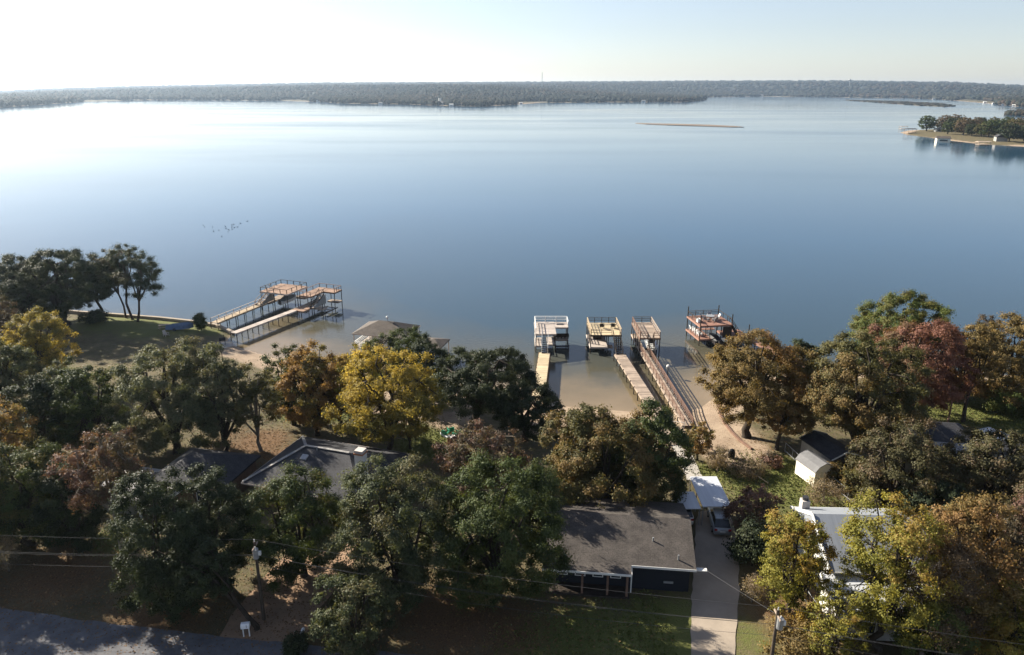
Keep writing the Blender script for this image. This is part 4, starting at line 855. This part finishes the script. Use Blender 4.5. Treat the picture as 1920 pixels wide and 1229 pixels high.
wire([L0,A_,B_,R0],'topmost power line running from pole top to pole top')
for k,(dz,dy,w_) in enumerate(((-1.2,-.25,'upper'),(-1.55,.2,'middle'),(-2.3,0,'lowest'))):
    q=Vector((0,dy,dz)); wire([L0+q,A_+q,B_+q,R0+q],w_+' of the three lower lines strung between the two utility poles',.6+.1*k)
wire([B_+Vector((0,0,-.6)),(15.6,51.9,4.2)],'thin service line from the right pole to the corner of the long house',.15,.012,'service_line')
# ------------------------------------------------------------------ small things on land
def fence(pts,label,h=1.2,m=M_metalgrey,st=2.,nr=2,mesh=True):
    x0,y0=pts[0][:2]; o=thing('fence',label,'fence',(x0,y0,0)); rl=MB()
    for i in range(len(pts)-1):
        a=Vector((pts[i][0]-x0,pts[i][1]-y0,gz(*pts[i][:2])));b=Vector((pts[i+1][0]-x0,pts[i+1][1]-y0,gz(*pts[i+1][:2]))); L=(b-a).length; n=max(1,round(L/st))
        for k in range(n+(i==len(pts)-2)):
            p=a.lerp(b,k/n); MB().tube(p-Vector((0,0,.3)),p+Vector((0,0,h)),.04).build('post',m,o)
        for r in range(nr):
            zz=h*(1-.8*r/max(1,nr-1))-.03; rl.beam(a+Vector((0,0,zz)),b+Vector((0,0,zz)),.05,.05)
        if mesh:
            n2=int(L/.35)
            for k in range(n2): p=a.lerp(b,k/n2); rl.beam(p+Vector((0,0,.05)),p+Vector((0,0,h-.05)),.008,.008)
    rl.build('rail',m,o); return o
fence([PW(1472,846),PW(1500,872),PW(1508,880)],'chain link fence running up to the cream shed')
fence([PW(1555,908),PW(1590,935),PW(1640,975)],'wire fence continuing from the right side of the cream shed',mesh=False)
fence([PW(1480,1085),PW(1530,1155),PW(1560,1200)],'fence with pale rail below the yellow green tree at the driveway side',1.3,M_metalgrey,2.2,2,False)
fence([PW(640,796),PW(740,822),PW(780,832)],'thin dark garden fence behind the chimney house',1.1,M_wooddark,2.2,2,False)
fence([PW(1240,800),PW(1283,803)],'white pole barrier across the landward ends of the two long walkways',.9,M_white,2.5,2,False)
fence([PW(1380,880),PW(1420,905),PW(1440,918)],'low wire garden fence on the lawn above the red shrub',.9,M_wooddark,1.6,2,False)
for (u,v,m,lab,rz) in ((836,818,M_greenfurn,'green garden chair leftmost of the group on the lawn',160),(846,812,M_greenfurn,'green garden chair farthest back in the group on the lawn',200),(856,819,M_greenfurn,'green garden chair at the right of the group on the lawn',230)):
    x,y,z=PW(u,v); adirondack((x,y,z),R(rz),m,lab,'green chairs on the lawn')
x,y,z=PW(842,823); o=thing('lounge_chair','white reclining lounge chair among the green garden chairs','chair',(x,y,z),R(100)); MB().box(-.3,.3,-.9,.4,.28,.34).build('seat',M_whitefurn,o); MB().hexa([(-.3,.41,.28),(.3,.41,.28),(.3,.47,.28),(-.3,.47,.28),(-.3,.95,.8),(.3,.95,.8),(.3,1.01,.8),(-.3,1.01,.8)]).build('backrest',M_whitefurn,o)
for sx in (-.25,.25):
    for sy in (-.8,.3): MB().box(sx-.03,sx+.03,sy-.03,sy+.03,0,.28).build('leg',M_whitefurn,o)
x,y,z=PW(852,826); o=thing('side_table','small white round table in front of the green garden chairs','table',(x,y,z)); MB().tube((0,0,.45),(0,0,.5),.45,n=16).build('table_top',M_whitefurn,o); MB().tube((0,0,0),(0,0,.45),.06).build('stem',M_whitefurn,o)
x,y,z=PW(1372,857); o=thing('covered_grill','black covered grill standing alone on the sand','grill',(x,y,z)); MB().loft([[(r*math.cos(a*.628)*1.2,r*math.sin(a*.628)*.8,zz) for a in range(10)] for r,zz in ((.34,.0),(.36,.5),(.30,.85),(.22,1.05),(.06,1.15))]).build('cover',M_black,o); MB().box(-.5,-.40,-.1,.1,.75,.8).build('handle',M_black,o)
x,y,z=PW(1324,845); o=thing('timber_bench','brown slanting timber bench beside the little orange tree','bench',(x,y,z),R(25)); MB().box(-.9,.9,-.25,.25,.45,.52).build('seat',M_woodbrown,o); MB().box(-.9,.9,.26,.32,.5,1.0).build('backrest',M_woodbrown,o)
for sx in (-.8,.8): MB().box(sx-.05,sx+.05,-.2,.2,0,.447).build('leg',M_woodbrown,o)
for i,(u,v,lab) in enumerate(((1085,952,'left grey planter box of the row behind the long roof'),(1100,954,'middle grey planter box of the row behind the long roof'),(1113,956,'right grey planter box of the row behind the long roof'))):
    x,y,z=PW(u,v); o=thing('planter_box',lab,'planter',(x,y,z),R(-5),'planters behind the long house'); MB().box(-.42,.42,-.3,.3,0,.6).build('box',M_wallgrey,o); MB().box(-.45,.45,-.33,.33,.603,.66).build('rim',M_metalgrey,o); MB().box(-.36,.36,-.24,.24,.663,.7).build('soil',M_brown,o)
x,y,z=PW(337,621); o=thing('covered_boat','boat under a blue grey tarpaulin parked on the point lawn','boat',(x,y,z),R(12))
MB().loft([[(xx,-w,.35),(xx,-w*.8,.9*hh),(xx,0,1.25*hh),(xx,w*.8,.9*hh),(xx,w,.35)] for xx,w,hh in ((-2.2,.7,.75),(-1,.95,1.0),(.4,1.,1.05),(1.6,.7,1.15),(2.4,.15,.9))]).build('tarpaulin',M_bluetarp,o); MB().box(-2.2,1.9,-.5,.5,.25,.34).build('trailer_frame',M_metalgrey,o)
for s_ in (-1,1): MB().tube((-.7,s_*.75,.3),(-.7,s_*.95,.3),.3,n=12).build('wheel',M_rubber,o)
x,y,z=PW(308,619); o=thing('picnic_table','weathered picnic table left of the tarpaulined boat','table',(x,y,z),R(20)); MB().planks(-.9,.9,-.4,.4,.75,.05).build('table_top',M_woodgrey,o)
for s_ in (-1,1): MB().box(-.9,.9,s_*.75-.14,s_*.75+.14,.4,.45).build('bench_seat',M_woodgrey,o); MB().beam((s_*.65,-.7,0),(s_*.65,.0,.69),.08,.1).beam((s_*.65,.7,0),(s_*.65,.02,.69),.08,.1).build('leg',M_woodgrey,o)
x,y,z=PW(312,633); adirondack((x,y,z),R(60),M_woodpale,'pale wooden chair in front of the picnic table on the point')
x,y,z=PW(418,648); o=thing('cooking_grill','dark barrel grill on the pale concrete path by the beach','grill',(x,y,z),R(20)); MB().tube((-.5,0,.95),(.5,0,.95),.3,n=12).build('barrel',M_black,o); MB().tube((.3,0,1.2),(.3,0,1.7),.06).build('chimney_pipe',M_black,o)
for sx in (-.4,.4): MB().box(sx-.04,sx+.04,-.25,.25,0,.7).build('leg',M_metaldark,o)
x,y,z=PW(465,1196); o=thing('mailbox','pale blue white mailbox on two legs at the road edge','mailbox',(x,y,z),R(8)); MB().loft([[(xx,-.22,.9),(xx,.22,.9),(xx,.22,1.15),(xx,.12,1.3),(xx,-.12,1.3),(xx,-.22,1.15)] for xx in (-.32,.32)]).build('box',M_whitefurn,o)
for sx in (-.22,.22): MB().box(sx-.04,sx+.04,-.04,.04,-.2,.898).build('leg',M_white,o)
MB().box(.1,.13,-.25,-.222,1.0,1.25).build('flag',M_metalgrey,o)
x,y,z=PW(571,1203); o=thing('mailbox','small white topped mailbox post at the bottom of the dirt drive','mailbox',(x,y,z)); MB().box(-.06,.06,-.06,.06,-.2,.8).build('post',M_wooddark,o); MB().loft([[(-.12,yy,.803),(.12,yy,.803),(.12,yy,.95),(.0,yy,1.05),(-.12,yy,.95)] for yy in (-.25,.25)]).build('box',M_whitefurn,o)
tree('shrub',558,1222,1190,42,'liveoak','bush','dark clipped shrub at the bottom edge beside the small mailbox',group=G3,cat='shrub')
# waterfowl
pts=[(380,425),(383,428),(398,428),(400,436),(415,446),(422,427),(423,431),(434,424),(438,423),(434,428),(435,432),(439,429),(428,433),(450,421),(463,417),(410,434),(427,437),(445,428)]
prb=None
for u,v in pts:
    x,y,_=P(u,v,0)
    if prb is None:
        mb=MB().loft([[(xx,r*math.cos(a*.785),.12+r*.8*math.sin(a*.785)) for a in range(8)] for xx,r in ((-.5,.04),(-.3,.16),(0,.24),(.25,.18),(.4,.06))]); mb.tube((.28,0,.2),(.4,0,.55),.06,.05); mb.loft([[(xx,r*math.cos(a*.785),.6+r*math.sin(a*.785)) for a in range(8)] for xx,r in ((.3,.04),(.4,.1),(.5,.08),(.66,.02))])
        prb=tag(mb.build('water_bird',M_bird),'dark water bird floating in the loose flock on the open lake','bird','birds on the lake'); b_=prb
    else: b_=prb.copy(); COL.objects.link(b_)
    b_.scale=(.48,.48,.48); b_.location=(x,y,0); b_.rotation_euler=(0,0,random.uniform(0,6.3))
# ------------------------------------------------------------------ far right cape
rs=np.random.RandomState(5); Sx=dict(STY['dome'],fb=.08,leaf=.62,den=.8); protos=[]
spots=[(1735,243.5,12)]
px_=[(1768,243),(1782,245),(1797,246),(1812,244),(1828,246),(1845,247),(1862,246),(1880,248),(1898,250),(1915,249),(1932,251),(1775,249),(1805,251),(1820,253),(1838,254),(1852,255),(1905,258),(1918,262),(1895,256),(1930,262),(1790,241),(1835,241),(1860,241),(1885,242),(1910,243),(1940,246),(1850,250),(1870,251),(1825,249),(1890,263),(1925,256),(1802,242)]
def capz(x,y): return float(GZ(np.array([x]),np.array([y]),True)[0])
for i,(u,v) in enumerate([(1735,243.5)]+px_):
    x,y,_=P(u,v,1.5); z=capz(x,y)
    if i<4:
        o=thing('oak_tree','x','tree',(0,0,0),0,'oaks on the far right cape'); c,tr=tree_meshes(900+i,11.5,6.3,Sx); link('trunk',tr,M_bark,o); link('crown',c,MATS['leaf_'+('oak','brown','liveoak','olive')[i]],o); protos.append(o)
    else: o=copy_tree(protos[i%4])
    o.location=(x,y,z-.1); o.rotation_euler=(0,0,rs.uniform(0,6)); s_=rs.uniform(.9,1.4); o.scale=(s_*1.05,s_*1.05,s_)
    o['label']='lone round oak near the tip of the far right cape' if i==0 else 'bushy oak in the dense grove on the far right cape'
def gable_cabin(name,label,cat,x,y,z,L_,W_,h,rise,rz,mw,mr,group=None,open_=False):
    o=thing(name,label,cat,(x,y,z),rz,group)
    if open_:
        for sx in (-1,1):
            for sy in (-1,1): MB().tube((sx*L_*.45,sy*W_*.45,-2),(sx*L_*.45,sy*W_*.45,h),.15).build('post',M_woodgrey,o)
        MB().box(-L_/2,L_/2,-W_/2,W_/2,.5,.8).build('deck',M_woodgrey,o)
    else:
        walls(-L_/2,L_/2,-W_/2,W_/2,-1,h-.02,1,rise*.9).build('wall',mw,o)
        f=MB().box(-L_*.3,L_*.3,-W_/2-.06,-W_/2-.01,h*.3,h*.75).build('window',M_glass,o)
    roofmesh(-L_/2-.4,L_/2+.4,-W_/2-.4,W_/2+.4,h,rise,0,0).build('roof',mr,o); return o
for u,v,L_,W_,h,rise,rz,mw,mr,op,lab,cat in ((1705,247,9,7,4,.6,.1,M_white,M_roofblue,True,'flat dark roofed boat shelter at the tip of the far cape','boat shelter'),(1692,238.5,7,5,3,.2,.1,M_white,M_woodgrey,True,'small pale roofed dock standing off the tip of the far cape','dock'),
    (1766,262,10,7,3.2,1.6,-.3,M_cream,M_roofbrown,False,'boathouse with brown roof and white end on the far cape','boathouse'),(1842,268,9,6,2.8,.5,-.1,M_white,M_woodgrey,True,'open grey dock shelter on the near shore of the far cape','dock'),
    (1874,263,10,8,3.6,2.6,1.2,M_wallgrey,M_roofblue,False,'grey gabled house under the oaks of the far cape','house'),(1757,245,7,4,2.6,.8,.2,M_white,M_roofgrey,False,'tiny white cabin behind the lone oak of the far cape','cabin')):
    x,y,_=P(u,v,1.0); gable_cabin('lake_house' if cat in('house','cabin') else cat.replace(' ','_'),lab,cat,x,y,max(0,capz(x,y)-.2),L_,W_,h,rise,rz,mw,mr,'buildings on the far right cape',op)
# ------------------------------------------------------------------ far shore
N_=110000; az=rs.uniform(R(-47),R(47),N_); dd=np.exp(rs.uniform(math.log(1300),math.log(8500),N_)); X=np.sin(az)*dd; Y=np.cos(az)*dd
s=sdf(X,Y,far); pr_=np.exp(-np.maximum(s,0)/900)*.5+.22; pr_=np.where(s>3,pr_,0); pr_=np.where((s<25),1,pr_)*(s>3)
gap=np.sin(az*61)+np.sin(az*23+1)>1.15
k=(rs.uniform(size=N_)<pr_)&~((gap)&(s<90)); X,Y,dd,s=X[k],Y[k],dd[k],s[k]
s2=sdf(X,Y,far); Z=farridge(X,Y,np.maximum(s2,0))*np.clip(s2/25,0,1)
bm_=__import__('bmesh').new(); __import__('bmesh').ops.create_icosphere(bm_,subdivisions=1,radius=1); IV=np.array([v.co[:] for v in bm_.verts]); IF=np.array([[v.index for v in f.verts] for f in bm_.faces]); bm_.free()
n=len(X); jit=rs.uniform(.7,1.15,(n,len(IV),1)); sc_=(dd/1800)**.75; wr=rs.uniform(4.5,8,n)*sc_; hr_=rs.uniform(4.5,7.5,n)*np.clip(sc_,.8,1.3)
V=IV[None]*jit*np.stack([wr,wr,hr_],-1)[:,None,:]+np.stack([X,Y,Z+hr_*.75],-1)[:,None,:]
Fq=(IF[None]+(np.arange(n)*len(IV))[:,None,None]).reshape(-1,3)
tint=np.repeat(rs.uniform(size=n),len(IF)); turn=np.repeat(np.clip(.5+.3*np.sin(X/170.)*np.sin(Y/230.)+.25*rs.normal(size=n),0,1),len(IF))
m,t,b=newmat('far_foliage'); ti=node(t,'ShaderNodeAttribute',attribute_name='tint').outputs['Fac']; tu=node(t,'ShaderNodeAttribute',attribute_name='turn').outputs['Fac']
c=mixc(t,ti,(.012,.018,.014),(.030,.030,.022)); c=mixc(t,ramp(t,tu,.6,1.1),c,(.05,.032,.02)); t.links.new(c,b.inputs['Base Color']); b.inputs['Roughness'].default_value=.9; b.inputs['Specular IOR Level'].default_value=.1
fw=link('far_wood',npmesh('far_wood',V.reshape(-1,3),Fq,{'tint':('FACE',tint),'turn':('FACE',turn)}),m); tag(fw,kind='stuff')
# brush on the low islands
def brush(name,pg,nn,hh,wd):
    lo,hi=pg.min(0),pg.max(0); X=rs.uniform(lo[0],hi[0],nn);Y=rs.uniform(lo[1],hi[1],nn); s=sdf(X,Y,pg); k=s>2; X,Y=X[k],Y[k]; n=len(X)
    w=rs.uniform(.6,1.2,n)*wd; V=IV[None]*rs.uniform(.6,1.25,(n,len(IV),1))*np.stack([w,w,np.full(n,hh)],-1)[:,None]+np.stack([X,Y,np.full(n,.5+hh*.4)],-1)[:,None]
    o=link(name,npmesh(name,V.reshape(-1,3),(IF[None]+(np.arange(n)*len(IV))[:,None,None]).reshape(-1,3),{'tint':('FACE',np.repeat(rs.uniform(size=n),len(IF))),'turn':('FACE',np.repeat(rs.uniform(.4,1,n),len(IF)))}),m); tag(o,kind='stuff')
brush('island_brush',spB,1400,1.5,9); bar=MB(); n_=len(spA); bar.add([(x,y,.42) for x,y in spA]+[(x,y,-.5) for x,y in spA],[tuple(range(n_-1,-1,-1))]+[(i,(i+1)%n_,n_+(i+1)%n_,n_+i) for i in range(n_)]); ob_=bar.build('sandbar',mat('sandbar_mud',(.20,.15,.11),.95,(.13,.10,.075),.05)); tag(ob_,kind='structure'); brush('cape_wood',spC,600,5,6)
# buildings across the lake
fars=[(595,192,9,6,3,'white boathouse at the foot of the left far wood'),(826,197.5,16,10,6,'white lake house beside the square white tower across the lake'),(815,195.5,12,8,4,'low white house left of the square tower across the lake'),(845,199,10,7,4,'grey roofed house right of the square tower across the lake'),(712,196,10,7,4,'pale house in the wood left of the tower across the lake'),(33,201,9,7,4,'white house at the left end of the far shore'),(48,200.5,8,6,4,'small white house next to the leftmost far house'),(1205,190.5,12,8,5,'white house at the water left of the far cape tip'),(1342,180.5,24,10,5,'white barn on the open brown field across the lake'),(975,195,9,6,3.5,'pale dock house in the small bay right of the tower'),(1750,183.5,13,8,4,'white house in the wood of the far right shore'),(1768,183.5,12,8,4,'pale house beside the white one on the far right shore'),(1845,190,9,6,3.2,'leftmost cabin of the bright row at the far right shore'),(1862,191.8,9,6,3.2,'second cabin of the bright row at the far right shore'),(1880,193.5,9,6,3.2,'third cabin of the bright row at the far right shore'),(1900,195.5,9,6,3.2,'last cabin of the bright row at the far right shore'),(1425,179.6,24,12,7,'pale building at the water of the far middle right shore'),(1050,190,14,8,3.5,'long low boathouse on the far shore below the radio mast')]
for i,(u,v,L_,W_,h,lab) in enumerate(fars):
    x,y,_=P(u,v,1.0); zz=max(.2,capz(x,y)); gable_cabin('lake_house',lab,'house',x,y,zz,L_,W_,h,h*.35,rs.uniform(-.3,.3)-math.atan2(x,y),M_white,(M_white,M_roofgrey,M_roofbrown)[i%3] if i!=8 else M_metalroof,'houses across the lake')
x,y,_=P(823.5,197.3,1.); o=thing('lookout_tower','square white tower rising beside the house across the lake','tower',(x,y,.5),.2); MB().box(-3.2,3.2,-3.2,3.2,0,17).build('shaft',M_white,o); MB().box(-3.8,3.8,-3.8,3.8,17.01,17.8).build('roof',M_roofgrey,o)
for z in (6,11,15): MB().box(-.8,.8,-3.26,-3.21,z,z+1.6).build('window',M_glass,o)
x,y,_=P(1010,163,30); dd_=4300; x=math.tan(math.atan((1010-CX)/F/cp))*dd_; zb=float(farridge(np.array([x]),np.array([dd_]),np.array([1500.]))[0])
o=thing('radio_mast','thin lattice radio mast standing above the far wood','mast',(x,dd_,zb)); mb=MB(); hm=72
for k in range(3): a=k*2.094; mb.beam((1.2*math.cos(a),1.2*math.sin(a),0),(1.0*math.cos(a),1.0*math.sin(a),hm),1.1,1.1)
for j in range(18):
    for k in range(3): a=k*2.094;b2=a+2.094; mb.beam((1.1*math.cos(a),1.1*math.sin(a),j*4),(1.1*math.cos(b2),1.1*math.sin(b2),j*4+4),.45,.45)
mb.build('lattice',M_metalgrey,o); MB().tube((0,0,hm),(0,0,hm+8),.35).build('antenna',M_metalgrey,o)
x=math.tan(math.atan((1530-CX)/F/cp))*dd_; zb=float(farridge(np.array([x]),np.array([dd_]),np.array([1500.]))[0]); o=thing('water_tower','small water tower poking above the far right skyline','water tower',(x,dd_,zb))
MB().loft([[(r*math.cos(a*.524),r*math.sin(a*.524),z) for a in range(12)] for r,z in ((1,26),(6,28),(8,31),(6,34),(1,36))]).build('tank',M_metalgrey,o); MB().tube((0,0,0),(0,0,26),1.2).build('column',M_metalgrey,o)
# ------------------------------------------------------------------ haze
hz=MB().box(-9900,9900,-900,9900,-4,135).build('haze',None); tag(hz,kind='stuff')
m=bpy.data.materials.new('haze_air'); m.use_nodes=True; t=m.node_tree; t.nodes.remove(t.nodes['Principled BSDF'])
pv=t.nodes.new('ShaderNodeVolumePrincipled'); pv.inputs['Color'].default_value=(.62,.79,1,1); pv.inputs['Density'].default_value=.000052; pv.inputs['Anisotropy'].default_value=.5
t.links.new(pv.outputs[0],t.nodes['Material Output'].inputs['Volume']); hz.data.materials.append(m)
